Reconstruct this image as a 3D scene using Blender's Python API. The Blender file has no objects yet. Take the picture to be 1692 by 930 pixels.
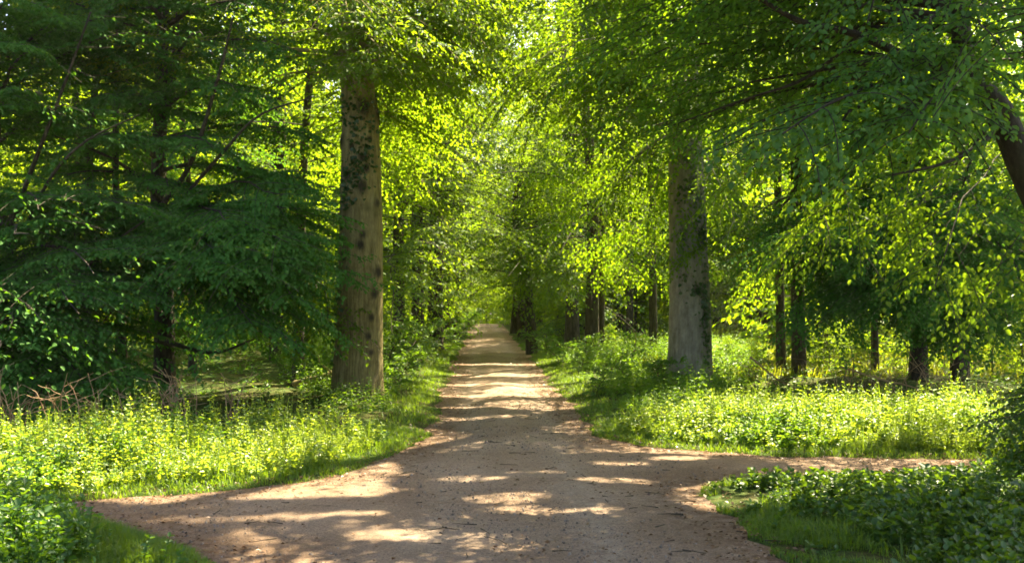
import bpy, bmesh, math
import numpy as np
from mathutils import Matrix, Vector, Euler

R = math.radians
rng = np.random.default_rng(7)
scene = bpy.context.scene
COL = scene.collection

# ------------------------------------------------------------------ camera
PW, PH, F = 1692.0, 930.0, 1700.0            # photograph size and focal length in its pixels
CAM = np.array([0.0, 0.0, 2.0])
cam_data = bpy.data.cameras.new('camera')
cam = bpy.data.objects.new('camera', cam_data)
COL.objects.link(cam)
cam.location = CAM
cam.rotation_euler = Euler((R(90) + math.atan(30 / F), 0, -math.atan(51 / F)), 'XYZ')
cam_data.sensor_width = 36.0
cam_data.lens = F / PW * 36.0
cam_data.clip_start = 0.05
cam_data.clip_end = 2000.0
scene.camera = cam
CM = np.array(cam.rotation_euler.to_matrix())


def at(px, py, y):
    """World point seen at pixel (px, py) of the photograph at depth y along the road."""
    d = CM @ np.array([(px - PW / 2) / F, (PH / 2 - py) / F, -1.0])
    return CAM + d * (y / d[1])


def gp(px, py, z=0.0):
    d = CM @ np.array([(px - PW / 2) / F, (PH / 2 - py) / F, -1.0])
    return (CAM + d * ((z - CAM[2]) / d[2]))[:2]


def proj(P):
    q = (np.asarray(P) - CAM) @ CM
    w = np.maximum(-q[..., 2], 1e-3)
    return PW / 2 + F * q[..., 0] / w, PH / 2 - F * q[..., 1] / w, -q[..., 2]


SUN_EL, SUN_AZ = 53.0, 32.0                    # azimuth clockwise from +Y (ahead), i.e. ahead and to the right
S = np.array([math.cos(R(SUN_EL)) * math.sin(R(SUN_AZ)), math.cos(R(SUN_EL)) * math.cos(R(SUN_AZ)), math.sin(R(SUN_EL))])

# ------------------------------------------------------------------ materials


def nodes(name):
    m = bpy.data.materials.new(name)
    m.use_nodes = True
    nt = m.node_tree
    nt.nodes.clear()
    out = nt.nodes.new('ShaderNodeOutputMaterial')
    return m, nt, out


def N(nt, t, **kw):
    n = nt.nodes.new(t)
    for k, v in kw.items():
        if k in n.inputs.keys():
            n.inputs[k].default_value = v
        else:
            setattr(n, k, v)
    return n


def ramp(nt, fac, stops):
    r = nt.nodes.new('ShaderNodeValToRGB')
    el = r.color_ramp.elements
    while len(el) < len(stops):
        el.new(0.5)
    for e, (p, c) in zip(el, stops):
        e.position = p
        e.color = (*c, 1)
    nt.links.new(fac, r.inputs['Fac'])
    return r.outputs['Color']


def leaf_mat(name, dark, light, tr_dark, tr_light, tmix=0.5, gloss=0.05, rough=0.38):
    m, nt, out = nodes(name)
    L = nt.links.new
    a = N(nt, 'ShaderNodeAttribute', attribute_name='rnd')
    oi = N(nt, 'ShaderNodeObjectInfo')
    mx = N(nt, 'ShaderNodeMath', operation='MULTIPLY_ADD')
    L(oi.outputs['Random'], mx.inputs[0])
    mx.inputs[1].default_value = 0.3
    mx2 = N(nt, 'ShaderNodeMath', operation='MULTIPLY_ADD')
    L(a.outputs['Fac'], mx2.inputs[0])
    mx2.inputs[1].default_value = 0.7
    mx.inputs[2].default_value = 0.0
    L(mx.outputs[0], mx2.inputs[2])
    dcol = ramp(nt, mx2.outputs[0], [(0.0, dark), (1.0, light)])
    tcol = ramp(nt, mx2.outputs[0], [(0.0, tr_dark), (1.0, tr_light)])
    d = N(nt, 'ShaderNodeBsdfDiffuse')
    L(dcol, d.inputs['Color'])
    t = N(nt, 'ShaderNodeBsdfTranslucent')
    L(tcol, t.inputs['Color'])
    m1 = N(nt, 'ShaderNodeMixShader')
    m1.inputs[0].default_value = tmix
    L(d.outputs[0], m1.inputs[1])
    L(t.outputs[0], m1.inputs[2])
    g = N(nt, 'ShaderNodeBsdfGlossy', Roughness=rough)
    g.inputs['Color'].default_value = (1, 1, 1, 1)
    m2 = N(nt, 'ShaderNodeMixShader')
    m2.inputs[0].default_value = gloss
    L(m1.outputs[0], m2.inputs[1])
    L(g.outputs[0], m2.inputs[2])
    L(m2.outputs[0], out.inputs['Surface'])
    return m


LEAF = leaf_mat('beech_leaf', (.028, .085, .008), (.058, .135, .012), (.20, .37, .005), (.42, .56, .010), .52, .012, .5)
LEAF_DARK = leaf_mat('shade_tinted_leaf', (.034, .110, .017), (.085, .205, .036), (.10, .26, .008), (.20, .38, .014), .33, .006, .55)  # bluer, less translucent leaf copy; sky-lit shade is tinted into it
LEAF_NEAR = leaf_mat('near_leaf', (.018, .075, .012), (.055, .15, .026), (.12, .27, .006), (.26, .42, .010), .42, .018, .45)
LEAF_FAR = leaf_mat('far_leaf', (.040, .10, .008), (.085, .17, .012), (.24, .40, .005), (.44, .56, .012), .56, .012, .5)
NETTLE = leaf_mat('nettle_leaf', (.06, .16, .016), (.15, .26, .035), (.34, .50, .012), (.66, .74, .05), .5, .045, .42)
HERB = leaf_mat('herb_leaf', (.035, .11, .014), (.075, .18, .026), (.18, .36, .008), (.30, .46, .015), .42, .03, .45)
BRAMBLE = leaf_mat('bramble_leaf', (.026, .080, .010), (.055, .135, .018), (.14, .27, .006), (.26, .38, .012), .4, .035, .42)
GRASS = leaf_mat('grass_blade', (.04, .10, .008), (.09, .17, .013), (.20, .34, .006), (.34, .48, .012), .45, .03, .5)
MEADOW = leaf_mat('meadow_blade', (.08, .10, .008), (.17, .165, .018), (.28, .35, .008), (.46, .46, .018), .45, .03, .5)
IVY = leaf_mat('ivy_leaf', (.02, .06, .010), (.045, .10, .016), (.08, .18, .008), (.15, .28, .012), .3, .05, .42)


def bark_mat(name, c0, c1, c2, green=0.3, zs=0.25, bump=0.5, scale=14.0, wave=0.0):
    m, nt, out = nodes(name)
    L = nt.links.new
    tc = N(nt, 'ShaderNodeTexCoord')
    mp = N(nt, 'ShaderNodeMapping')
    mp.inputs['Scale'].default_value = (1, 1, zs)
    L(tc.outputs['Object'], mp.inputs['Vector'])
    n1 = N(nt, 'ShaderNodeTexNoise', Scale=scale, Detail=7.0, Roughness=0.65)
    L(mp.outputs[0], n1.inputs['Vector'])
    n2 = N(nt, 'ShaderNodeTexNoise', Scale=1.6, Detail=4.0, Roughness=0.6)
    L(tc.outputs['Object'], n2.inputs['Vector'])
    col0 = ramp(nt, n1.outputs['Fac'], [(0.3, c0), (0.5, c1), (0.68, c2)])
    n3 = N(nt, 'ShaderNodeTexNoise', Scale=5.5, Detail=8.0, Roughness=0.72)
    L(tc.outputs['Object'], n3.inputs['Vector'])
    mm = N(nt, 'ShaderNodeMixRGB', blend_type='MULTIPLY')
    mm.inputs[0].default_value = 1.0
    L(col0, mm.inputs[1])
    L(ramp(nt, n3.outputs['Fac'], [(0.3, (.72, .70, .66)), (0.5, (1, 1, 1)), (0.72, (1.2, 1.18, 1.13))]), mm.inputs[2])
    wv = N(nt, 'ShaderNodeTexWave', Scale=5.0, Distortion=9.0, Detail=3.0)
    wv.bands_direction = 'X'
    wv.inputs['Detail Scale'].default_value = 1.6
    wp = N(nt, 'ShaderNodeMapping')
    wp.inputs['Scale'].default_value = (1, 1, .22)
    L(tc.outputs['Object'], wp.inputs['Vector'])
    L(wp.outputs[0], wv.inputs['Vector'])
    wmul = N(nt, 'ShaderNodeMixRGB', blend_type='MULTIPLY')
    sx = N(nt, 'ShaderNodeSeparateXYZ')
    L(tc.outputs['Object'], sx.inputs[0])
    hm = N(nt, 'ShaderNodeMapRange')
    hm.inputs[1].default_value = 1.0
    hm.inputs[2].default_value = 3.6
    hm.inputs[3].default_value = wave
    hm.inputs[4].default_value = wave * .22
    L(sx.outputs['Z'], hm.inputs[0])
    L(hm.outputs[0], wmul.inputs[0])
    L(mm.outputs[0], wmul.inputs[1])
    L(ramp(nt, wv.outputs['Fac'], [(0.0, (.35, .33, .30)), (.22, (.95, .95, .95)), (1.0, (1.1, 1.1, 1.1))]), wmul.inputs[2])
    col = wmul.outputs[0]
    gr = N(nt, 'ShaderNodeMapRange')
    gr.inputs[1].default_value = 0.48
    gr.inputs[2].default_value = 0.72
    gr.inputs[4].default_value = green
    L(n2.outputs['Fac'], gr.inputs[0])
    mix = N(nt, 'ShaderNodeMixRGB')
    L(gr.outputs[0], mix.inputs[0])
    L(col, mix.inputs[1])
    mix.inputs[2].default_value = (.06, .075, .025, 1)
    sc = N(nt, 'ShaderNodeAttribute', attribute_name='scar')
    mix2 = N(nt, 'ShaderNodeMixRGB')
    L(sc.outputs['Fac'], mix2.inputs[0])
    L(mix.outputs[0], mix2.inputs[1])
    mix2.inputs[2].default_value = (.035, .028, .018, 1)
    p = N(nt, 'ShaderNodeBsdfPrincipled', Roughness=0.85)
    p.inputs['Specular IOR Level'].default_value = 0.25
    L(mix2.outputs[0], p.inputs['Base Color'])
    b = N(nt, 'ShaderNodeBump', Strength=bump, Distance=0.05)
    hs_ = N(nt, 'ShaderNodeMath', operation='ADD')
    L(n1.outputs['Fac'], hs_.inputs[0])
    L(n3.outputs['Fac'], hs_.inputs[1])
    L(hs_.outputs[0], b.inputs['Height'])
    L(b.outputs[0], p.inputs['Normal'])
    L(p.outputs[0], out.inputs['Surface'])
    return m


BARK_WARM = bark_mat('beech_bark_brown', (.15, .115, .042), (.285, .225, .092), (.37, .30, .14), .3, .16, .8, 17, .45)
BARK_GREY = bark_mat('beech_bark_grey', (.16, .14, .105), (.245, .22, .17), (.31, .285, .23), .3, .3, .45, 11, .12)
BARK_DARK = bark_mat('dark_bark', (.025, .02, .014), (.06, .046, .032), (.11, .085, .06), .35, .2, .7, 18)
BARK_BLACK = bark_mat('shaded_bark', (.014, .010, .007), (.036, .027, .018), (.07, .052, .036), .3, .2, .7, 18)  # darker copy of the dark bark, shade on the leaning trunk put into its colour
TWIG_DRY, nt, out = nodes('dry_stem')
p = N(nt, 'ShaderNodeBsdfPrincipled', Roughness=0.8)
p.inputs['Base Color'].default_value = (.26, .15, .07, 1)
nz = N(nt, 'ShaderNodeTexNoise', Scale=9.0, Detail=3.0)
nt.links.new(ramp(nt, nz.outputs['Fac'], [(.3, (.22, .11, .055)), (.7, (.46, .31, .16))]), p.inputs['Base Color'])
nt.links.new(p.outputs[0], out.inputs['Surface'])
STEM = leaf_mat('green_stem', (.07, .12, .02), (.12, .17, .03), (.1, .2, .02), (.2, .3, .03), .2)


def road_mat():
    m, nt, out = nodes('gravel')
    L = nt.links.new
    tc = N(nt, 'ShaderNodeTexCoord')
    big = N(nt, 'ShaderNodeTexNoise', Scale=0.55, Detail=5.0, Roughness=0.6)
    L(tc.outputs['Object'], big.inputs['Vector'])
    mid = N(nt, 'ShaderNodeTexNoise', Scale=7.0, Detail=6.0, Roughness=0.7)
    L(tc.outputs['Object'], mid.inputs['Vector'])
    fine = N(nt, 'ShaderNodeTexNoise', Scale=75.0, Detail=4.0, Roughness=0.75)
    L(tc.outputs['Object'], fine.inputs['Vector'])
    vor = N(nt, 'ShaderNodeTexVoronoi', Scale=48.0)
    L(tc.outputs['Object'], vor.inputs['Vector'])
    base = ramp(nt, big.outputs['Fac'], [(.3, (.245, .165, .112)), (.5, (.325, .232, .165)), (.7, (.40, .305, .235))])
    # worn paler centre of the track, leaf-stained reddish edges
    eg = N(nt, 'ShaderNodeAttribute', attribute_name='edge')
    em = N(nt, 'ShaderNodeMath', operation='MULTIPLY')
    L(eg.outputs['Fac'], em.inputs[0])
    er = N(nt, 'ShaderNodeMapRange')
    er.inputs[1].default_value = .35
    er.inputs[2].default_value = .65
    L(mid.outputs['Fac'], er.inputs[0])
    L(er.outputs[0], em.inputs[1])
    mxe = N(nt, 'ShaderNodeMixRGB')
    L(em.outputs[0], mxe.inputs[0])
    L(base, mxe.inputs[1])
    mxe.inputs[2].default_value = (.16, .085, .042, 1)
    wo = N(nt, 'ShaderNodeAttribute', attribute_name='worn')
    wm = N(nt, 'ShaderNodeMath', operation='MULTIPLY')
    L(wo.outputs['Fac'], wm.inputs[0])
    L(er.outputs[0], wm.inputs[1])
    mxw = N(nt, 'ShaderNodeMixRGB')
    L(wm.outputs[0], mxw.inputs[0])
    L(mxe.outputs[0], mxw.inputs[1])
    mxw.inputs[2].default_value = (.43, .355, .29, 1)
    mxe = mxw
    sp = ramp(nt, fine.outputs['Fac'], [(.28, (.32, .30, .28)), (.48, (.9, .88, .86)), (.62, (1.05, 1.03, 1.0)), (.78, (1.6, 1.55, 1.5))])
    mul = N(nt, 'ShaderNodeMixRGB', blend_type='MULTIPLY')
    mul.inputs[0].default_value = 1.0
    L(mxe.outputs[0], mul.inputs[1])
    L(sp, mul.inputs[2])
    mul2 = N(nt, 'ShaderNodeMixRGB', blend_type='MULTIPLY')
    mul2.inputs[0].default_value = .55
    L(mul.outputs[0], mul2.inputs[1])
    L(ramp(nt, vor.outputs['Color'], [(.0, (.55, .52, .5)), (.5, (1, .98, .95)), (1, (1.5, 1.42, 1.35))]), mul2.inputs[2])
    p = N(nt, 'ShaderNodeBsdfPrincipled', Roughness=0.9)
    p.inputs['Specular IOR Level'].default_value = 0.2
    L(mul2.outputs[0], p.inputs['Base Color'])
    add = N(nt, 'ShaderNodeMath', operation='ADD')
    L(fine.outputs['Fac'], add.inputs[0])
    L(mid.outputs['Fac'], add.inputs[1])
    b = N(nt, 'ShaderNodeBump', Strength=0.9, Distance=0.03)
    L(add.outputs[0], b.inputs['Height'])
    L(b.outputs[0], p.inputs['Normal'])
    L(p.outputs[0], out.inputs['Surface'])
    return m


def ground_mat():
    m, nt, out = nodes('forest_floor')
    L = nt.links.new
    tc = N(nt, 'ShaderNodeTexCoord')
    a = N(nt, 'ShaderNodeTexNoise', Scale=1.2, Detail=8.0, Roughness=0.7)
    L(tc.outputs['Object'], a.inputs['Vector'])
    f = N(nt, 'ShaderNodeTexNoise', Scale=30.0, Detail=5.0, Roughness=0.7)
    L(tc.outputs['Object'], f.inputs['Vector'])
    c = ramp(nt, a.outputs['Fac'], [(.3, (.06, .042, .024)), (.45, (.07, .075, .02)), (.6, (.055, .10, .02)), (.75, (.09, .13, .03))])
    mul = N(nt, 'ShaderNodeMixRGB', blend_type='MULTIPLY')
    mul.inputs[0].default_value = 1
    L(c, mul.inputs[1])
    L(ramp(nt, f.outputs['Fac'], [(.3, (.5, .5, .5)), (.7, (1.5, 1.45, 1.3))]), mul.inputs[2])
    p = N(nt, 'ShaderNodeBsdfPrincipled', Roughness=0.95)
    p.inputs['Specular IOR Level'].default_value = 0.1
    L(mul.outputs[0], p.inputs['Base Color'])
    b = N(nt, 'ShaderNodeBump', Strength=0.8, Distance=0.05)
    L(f.outputs['Fac'], b.inputs['Height'])
    L(b.outputs[0], p.inputs['Normal'])
    L(p.outputs[0], out.inputs['Surface'])
    return m


ROAD, GROUND = road_mat(), ground_mat()
LITTER = leaf_mat('dead_leaf', (.10, .05, .025), (.30, .17, .085), (.05, .025, .01), (.12, .06, .02), .15, .04)
PEBBLE, nt, out = nodes('pebble')
p = N(nt, 'ShaderNodeBsdfPrincipled', Roughness=0.85)
a = N(nt, 'ShaderNodeAttribute', attribute_name='rnd')
nt.links.new(ramp(nt, a.outputs['Fac'], [(0, (.09, .065, .05)), (.6, (.20, .15, .115)), (1, (.30, .24, .19))]), p.inputs['Base Color'])
nt.links.new(p.outputs[0], out.inputs['Surface'])

# ------------------------------------------------------------------ mesh helpers


def mesh_np(name, V, faces, mat, face_attr=None, point_attr=None, smooth=False):
    """Mesh from numpy: faces is a list of (m, k) index arrays."""
    me = bpy.data.meshes.new(name)
    V = np.ascontiguousarray(V, np.float32)
    faces = [np.asarray(f, np.int32) for f in faces if len(f)]
    tot = sum(f.size for f in faces)
    nf = sum(len(f) for f in faces)
    me.vertices.add(len(V))
    me.vertices.foreach_set('co', V.ravel())
    me.loops.add(tot)
    me.polygons.add(nf)
    loops = np.concatenate([f.ravel() for f in faces])
    cnt = np.concatenate([np.full(len(f), f.shape[1], np.int32) for f in faces])
    start = np.concatenate([[0], np.cumsum(cnt)[:-1]]).astype(np.int32)
    me.loops.foreach_set('vertex_index', loops)
    me.polygons.foreach_set('loop_start', start)
    if smooth:
        me.polygons.foreach_set('use_smooth', np.ones(nf, bool))
    for an, vals, dom in ((face_attr or (None, None)) + ('FACE',), (point_attr or (None, None)) + ('POINT',)):
        if an:
            at_ = me.attributes.new(an, 'FLOAT', dom)
            at_.data.foreach_set('value', np.ascontiguousarray(vals, np.float32))
    me.materials.append(mat)
    me.update(calc_edges=True)
    return me


def link(name, me, parent=None):
    o = bpy.data.objects.new(name, me)
    COL.objects.link(o)
    if parent is not None:
        o.parent = parent
    return o


def empty(name, loc, label, cat, group=None):
    o = bpy.data.objects.new(name, None)
    o.empty_display_size = 0.3
    COL.objects.link(o)
    o.location = loc
    return tag(o, label, cat, group)


def tag(o, label=None, cat=None, group=None, kind=None):
    for k, v in (('label', label), ('category', cat), ('group', group), ('kind', kind)):
        if v:
            o[k] = v
    return o


def unit(v):
    return v / np.maximum(np.linalg.norm(v, axis=-1, keepdims=True), 1e-9)


def leaf_verts(P, D, Nn, Ln, W, fold=0.12, simple=False):
    """Leaves as folded blades (6 verts, 2 quads) or diamonds (4 verts, 1 quad)."""
    n = len(P)
    Sd = unit(np.cross(D, Nn))
    Nn = np.cross(Sd, D)
    L = Ln[:, None]
    w = (Ln * W)[:, None]
    up = Nn * L
    if simple:
        V = np.stack([P, P + D * L * .45 + Sd * w * .5 + up * fold * .5, P + D * L - up * .08, P + D * L * .45 - Sd * w * .5 + up * fold * .5], 1)
        return V.reshape(-1, 3), np.arange(n * 4, dtype=np.int32).reshape(n, 4)
    V = np.stack([P,
                  P + D * L * .30 + Sd * w * .48 + up * fold, P + D * L * .70 + Sd * w * .40 + up * fold * .6,
                  P + D * L - up * .12,
                  P + D * L * .70 - Sd * w * .40 + up * fold * .6, P + D * L * .30 - Sd * w * .48 + up * fold], 1)
    b = (np.arange(n, dtype=np.int32) * 6)[:, None]
    Fq = np.concatenate([b + np.array([[0, 1, 2, 3]]), b + np.array([[0, 3, 4, 5]])], 1).reshape(-1, 4)
    return V.reshape(-1, 3), Fq


def leaf_mesh(name, P, D, Nn, Ln, W, mat, simple=False, rnd=None, fold=.12):
    V, Fq = leaf_verts(P, D, Nn, Ln, W, fold, simple)
    if rnd is None:
        rnd = rng.random(len(P))
    return mesh_np(name, V, [Fq], mat, face_attr=('rnd', np.repeat(rnd, 1 if simple else 2)), smooth=False)


def tube(pts, rad, sides=6, off=0, disp=None):
    pts = np.asarray(pts, float)
    k = len(pts)
    T = unit(np.gradient(pts, axis=0))
    ref = np.array([1.0, 0, 0]) if abs(T[0][0]) < .8 else np.array([0, 1.0, 0])
    U = unit(np.cross(T, ref))
    Vv = np.cross(T, U)
    a = np.linspace(0, 2 * np.pi, sides, endpoint=False)
    r = np.asarray(rad, float)[:, None] * np.ones((1, sides))
    if disp is not None:
        r = r * disp
    V = pts[:, None, :] + r[..., None] * (np.cos(a)[None, :, None] * U[:, None, :] + np.sin(a)[None, :, None] * Vv[:, None, :])
    i = np.arange(k - 1)[:, None] * sides + np.arange(sides)[None, :]
    j = np.arange(k - 1)[:, None] * sides + (np.arange(sides)[None, :] + 1) % sides
    Fq = np.stack([i, j, j + sides, i + sides], -1).reshape(-1, 4) + off
    return V.reshape(-1, 3), Fq


class Wood:
    def __init__(self):
        self.V, self.F, self.A, self.n = [], [], [], 0

    def add(self, pts, rad, sides=6, disp=None, scar=None):
        v, f = tube(pts, rad, sides, self.n, disp)
        self.V.append(v)
        self.F.append(f)
        self.A.append(np.zeros(len(v)) if scar is None else scar.ravel())
        self.n += len(v)

    def mesh(self, name, mat, origin=(0, 0, 0)):
        return mesh_np(name, np.concatenate(self.V) - np.asarray(origin), [np.concatenate(self.F)], mat, point_attr=('scar', np.concatenate(self.A)), smooth=True)


def smooth_path(ctrl, k):
    """Catmull-Rom through the control points, k samples."""
    c = np.asarray(ctrl, float)
    c = np.vstack([2 * c[0] - c[1], c, 2 * c[-1] - c[-2]])
    t = np.linspace(0, len(c) - 3 - 1e-6, k)
    i = t.astype(int)
    u = (t - i)[:, None]
    p0, p1, p2, p3 = c[i], c[i + 1], c[i + 2], c[i + 3]
    return .5 * (2 * p1 + (p2 - p0) * u + (2 * p0 - 5 * p1 + 4 * p2 - p3) * u ** 2 + (3 * p1 - p0 - 3 * p2 + p3) * u ** 3)


def rot_about(v, axis, ang):
    """Rotate vectors v about unit axes by ang (arrays)."""
    ca, sa = np.cos(ang)[..., None], np.sin(ang)[..., None]
    return v * ca + np.cross(axis, v) * sa + axis * (np.sum(axis * v, -1, keepdims=True)) * (1 - ca)


# ------------------------------------------------------------------ ground layout (world metres)
LEFT_EDGE = [(-.86, 100), (-.85, 60), (-.84, 30), (-.83, 18), (-.80, 14.6), (-1.15, 12.7), (-1.96, 11.35), (-3.1, 10.65), (-4.2, 10.3), (-8, 10.5), (-18, 11)]
LOW_LEFT = [(-18, 9.2), (-8, 9.3), (-4.4, 9.35), (-3.65, 9.4), (-2.9, 8.7), (-2.25, 8.0), (-2.0, 7.3), (-1.8, 5), (-1.7, -6)]
LOW_RIGHT = [(2.8, -6), (2.7, 5), (2.5, 7.5), (2.33, 8.5), (2.27, 9.6), (2.15, 10.5), (2.4, 11.0), (3.2, 11.2), (4.6, 11.35), (7, 11.6), (9, 11.7), (20, 11.7)]
RIGHT_EDGE = [(20, 12.4), (9, 12.4), (5.44, 12.65), (3.86, 13.0), (3.0, 13.3), (2.2, 14.0), (1.75, 15.1), (1.70, 18), (1.69, 30), (1.69, 60), (1.69, 100)]


def dense(poly, step=0.25):
    out = []
    for a, b in zip(poly[:-1], poly[1:]):
        a, b = np.array(a, float), np.array(b, float)
        st = step if min(a[1], b[1]) < 25 else 1.0
        k = max(1, int(np.linalg.norm(b - a) / st))
        out += [a + (b - a) * t for t in np.arange(k) / k]
    out.append(np.array(poly[-1], float))
    return np.array(out)


def wobble(pts, amp=.06):
    s = np.cumsum(np.r_[0, np.linalg.norm(np.diff(pts, axis=0), axis=1)])
    ph = rng.random(6) * 6.28
    d = sum(np.sin(s * f + q) * w for f, q, w in zip((.7, 1.9, 3.7, 6.1, 10.7, 17.), ph, (1, .8, .8, .8, .7, .5)))
    t = unit(np.gradient(pts, axis=0))
    return pts + np.stack([t[:, 1], -t[:, 0]], 1) * (d * amp)[:, None]


E_L, E_LL, E_LR, E_R = (wobble(dense(e)) for e in (LEFT_EDGE, LOW_LEFT, LOW_RIGHT, RIGHT_EDGE))
ROAD_POLY = np.vstack([E_L, E_LL, E_LR, E_R])


def in_poly(x, y, poly):
    x, y = np.asarray(x), np.asarray(y)
    ins = np.zeros(x.shape, bool)
    xa, ya = poly[:, 0], poly[:, 1]
    xb, yb = np.roll(xa, -1), np.roll(ya, -1)
    for i in range(len(poly)):
        if ya[i] == yb[i]:
            continue
        c = (ya[i] > y) != (yb[i] > y)
        ins ^= c & (x < (xb[i] - xa[i]) * (y - ya[i]) / (yb[i] - ya[i]) + xa[i])
    return ins


def road_dist(x, y):
    """Distance outside the road edge (negative inside)."""
    x, y = np.asarray(x, float), np.asarray(y, float)
    best = np.full(x.shape, 1e9)
    A = ROAD_POLY[::2]
    B = np.roll(A, -1, axis=0)
    for a, b in zip(A, B):
        ab = b - a
        l2 = ab @ ab
        if l2 < 1e-9:
            continue
        t = np.clip(((x - a[0]) * ab[0] + (y - a[1]) * ab[1]) / l2, 0, 1)
        best = np.minimum(best, (x - a[0] - t * ab[0]) ** 2 + (y - a[1] - t * ab[1]) ** 2)
    d = np.sqrt(best)
    return np.where(in_poly(x, y, ROAD_POLY), -d, d)


def crest(y):
    y = np.asarray(y, float)
    return -.035 * np.maximum(y - 84, 0) ** 1.15


def bumps(x, y):
    return .10 * np.sin(x * .71 + 1.3) * np.cos(y * .53 + .4) + .05 * np.sin(x * 1.9 + y * 1.3) + .03 * np.sin(x * 3.7 - y * 2.9 + 1)


def ground_z(x, y, d=None):
    if d is None:
        d = road_dist(x, y)
    s = np.clip(d / 1.2, 0, 1)
    s = s * s * (3 - 2 * s)
    return -.03 + .055 * np.clip((d + .15) / .2, 0, 1) + .02 * np.clip(d / .3, 0, 1) + s * (.06 + bumps(x, y)) + crest(y)


def build_ground():
    q = np.cumsum(np.geomspace(.2, 22, 50))
    X = np.concatenate([-9 - q[::-1], np.arange(-9, 9.01, .15), 9 + q])
    Y = np.concatenate([np.linspace(-60, 4.7, 20), np.arange(4.9, 18, .15), np.arange(18, 34, .35), 34 + np.cumsum(np.linspace(.4, 7, 80))])
    gx, gy = np.meshgrid(X, Y)
    z = ground_z(gx, gy)
    V = np.stack([gx, gy, z], -1).reshape(-1, 3)
    nx, ny = len(X), len(Y)
    i = (np.arange(ny - 1)[:, None] * nx + np.arange(nx - 1)[None, :])
    Fq = np.stack([i, i + 1, i + 1 + nx, i + nx], -1).reshape(-1, 4)
    o = link('ground', mesh_np('ground', V, [Fq], GROUND, smooth=True))
    tag(o, 'forest floor of leaf mould and low green growth', 'ground', kind='structure')


def build_road():
    # scanline strips so the track can follow the crest; a fine grid clipped to the outline
    bm = bmesh.new()
    junction = [p for p in np.vstack([E_L, E_LL, E_LR, E_R]) if p[1] < 16]
    vs = [bm.verts.new((p[0], p[1], 0)) for p in junction]
    f = bm.faces.new(vs)
    bmesh.ops.triangulate(bm, faces=[f])
    # cut the junction into small faces so that the edge attribute has somewhere to live
    for co, no in [((x, 0, 0), (1, 0, 0)) for x in np.arange(-6, 8, .35)] + [((0, y, 0), (0, 1, 0)) for y in np.arange(4, 16, .35)]:
        bmesh.ops.bisect_plane(bm, geom=bm.verts[:] + bm.edges[:] + bm.faces[:], plane_co=co, plane_no=no)
    L = np.array([p for p in E_L if p[1] >= 15.5])[::-1]
    Rr = np.array([p for p in E_R if p[1] >= 15.5])
    top_l = max((p for p in junction if p[0] < 0.4), key=lambda p: p[1])
    top_r = max((p for p in junction if p[0] > 0.4), key=lambda p: p[1])
    ys = np.concatenate([np.arange(min(top_l[1], top_r[1]) - .02, 40, .4), np.arange(40, 100, 1.0)])
    rows = []
    for y in ys:
        xl = np.interp(y, np.r_[top_l[1], L[:, 1]], np.r_[top_l[0], L[:, 0]])
        xr = np.interp(y, np.r_[top_r[1], Rr[:, 1]], np.r_[top_r[0], Rr[:, 0]])
        rows.append([bm.verts.new((xl + (xr - xl) * t, y, .002 if y < 16 else 0)) for t in np.linspace(0, 1, 9)])
    for a, b in zip(rows[:-1], rows[1:]):
        for k in range(8):
            bm.faces.new((a[k], a[k + 1], b[k + 1], b[k]))
    me = bpy.data.meshes.new('road')
    bm.normal_update()
    bm.to_mesh(me)
    bm.free()
    co = np.empty(len(me.vertices) * 3, np.float32)
    me.vertices.foreach_get('co', co)
    co = co.reshape(-1, 3)
    d = -road_dist(co[:, 0], co[:, 1])
    ut = (co[:, 0] - .42)
    rut = np.where(co[:, 1] > 13, -.02 * np.exp(-((np.abs(ut) - .65) / .25) ** 2), 0)
    co[:, 2] += .012 + .03 * np.clip(d / 1.2, 0, 1) + rut + crest(co[:, 1]) + .012 * np.sin(co[:, 0] * 2.1 + co[:, 1] * 1.1) * np.clip(d, 0, 1)
    me.vertices.foreach_set('co', co.ravel())
    uw = np.abs(ut - .06 * np.sin(co[:, 1] * .5))
    worn = np.exp(-((uw - .62) / .2) ** 2) * (co[:, 1] > 4)
    a = me.attributes.new('worn', 'FLOAT', 'POINT')
    a.data.foreach_set('value', (worn * .8).astype(np.float32))
    a = me.attributes.new('edge', 'FLOAT', 'POINT')
    a.data.foreach_set('value', np.clip(1.15 - d / .95, 0, 1).astype(np.float32))
    me.materials.append(ROAD)
    me.polygons.foreach_set('use_smooth', np.ones(len(me.polygons), bool))
    me.update()
    tag(link('gravel_road', me), 'brown gravel forest track with two side branches at the junction', 'road', kind='structure')


# ------------------------------------------------------------------ canopy gaps: where on the ground the sun comes through


def ell(gx, gy, cx, cy, rx, ry):
    return ((gx - cx) / rx) ** 2 + ((gy - cy) / ry) ** 2 < 1


SPOTS = []
for px, py, rx, ry in [(620, 787, 60, 4), (770, 797, 65, 5), (640, 815, 40, 3), (830, 829, 75, 8), (850, 848, 60, 6), (880, 788, 50, 3),
                       (1010, 800, 60, 5), (905, 853, 40, 4), (640, 895, 75, 9), (800, 897, 60, 7), (830, 913, 80, 9), (590, 858, 50, 4),
                       (480, 862, 60, 5), (330, 862, 90, 5), (310, 842, 80, 3), (1010, 770, 60, 4), (1120, 762, 60, 4), (980, 852, 40, 4)]:
    cx, cy = gp(px, py)
    SPOTS.append((cx, cy, 1.15 * rx * cy / F, 1.25 * ry * cy * cy / F / CAM[2]))
for py, hh in [(582, 4), (603, 3), (621, 5), (637, 4), (655, 4), (675, 3), (693, 5)]:
    _, cy = gp(800, py)
    SPOTS.append((.4, cy, 2.2, hh * cy * cy / F / CAM[2] * .5))


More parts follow.
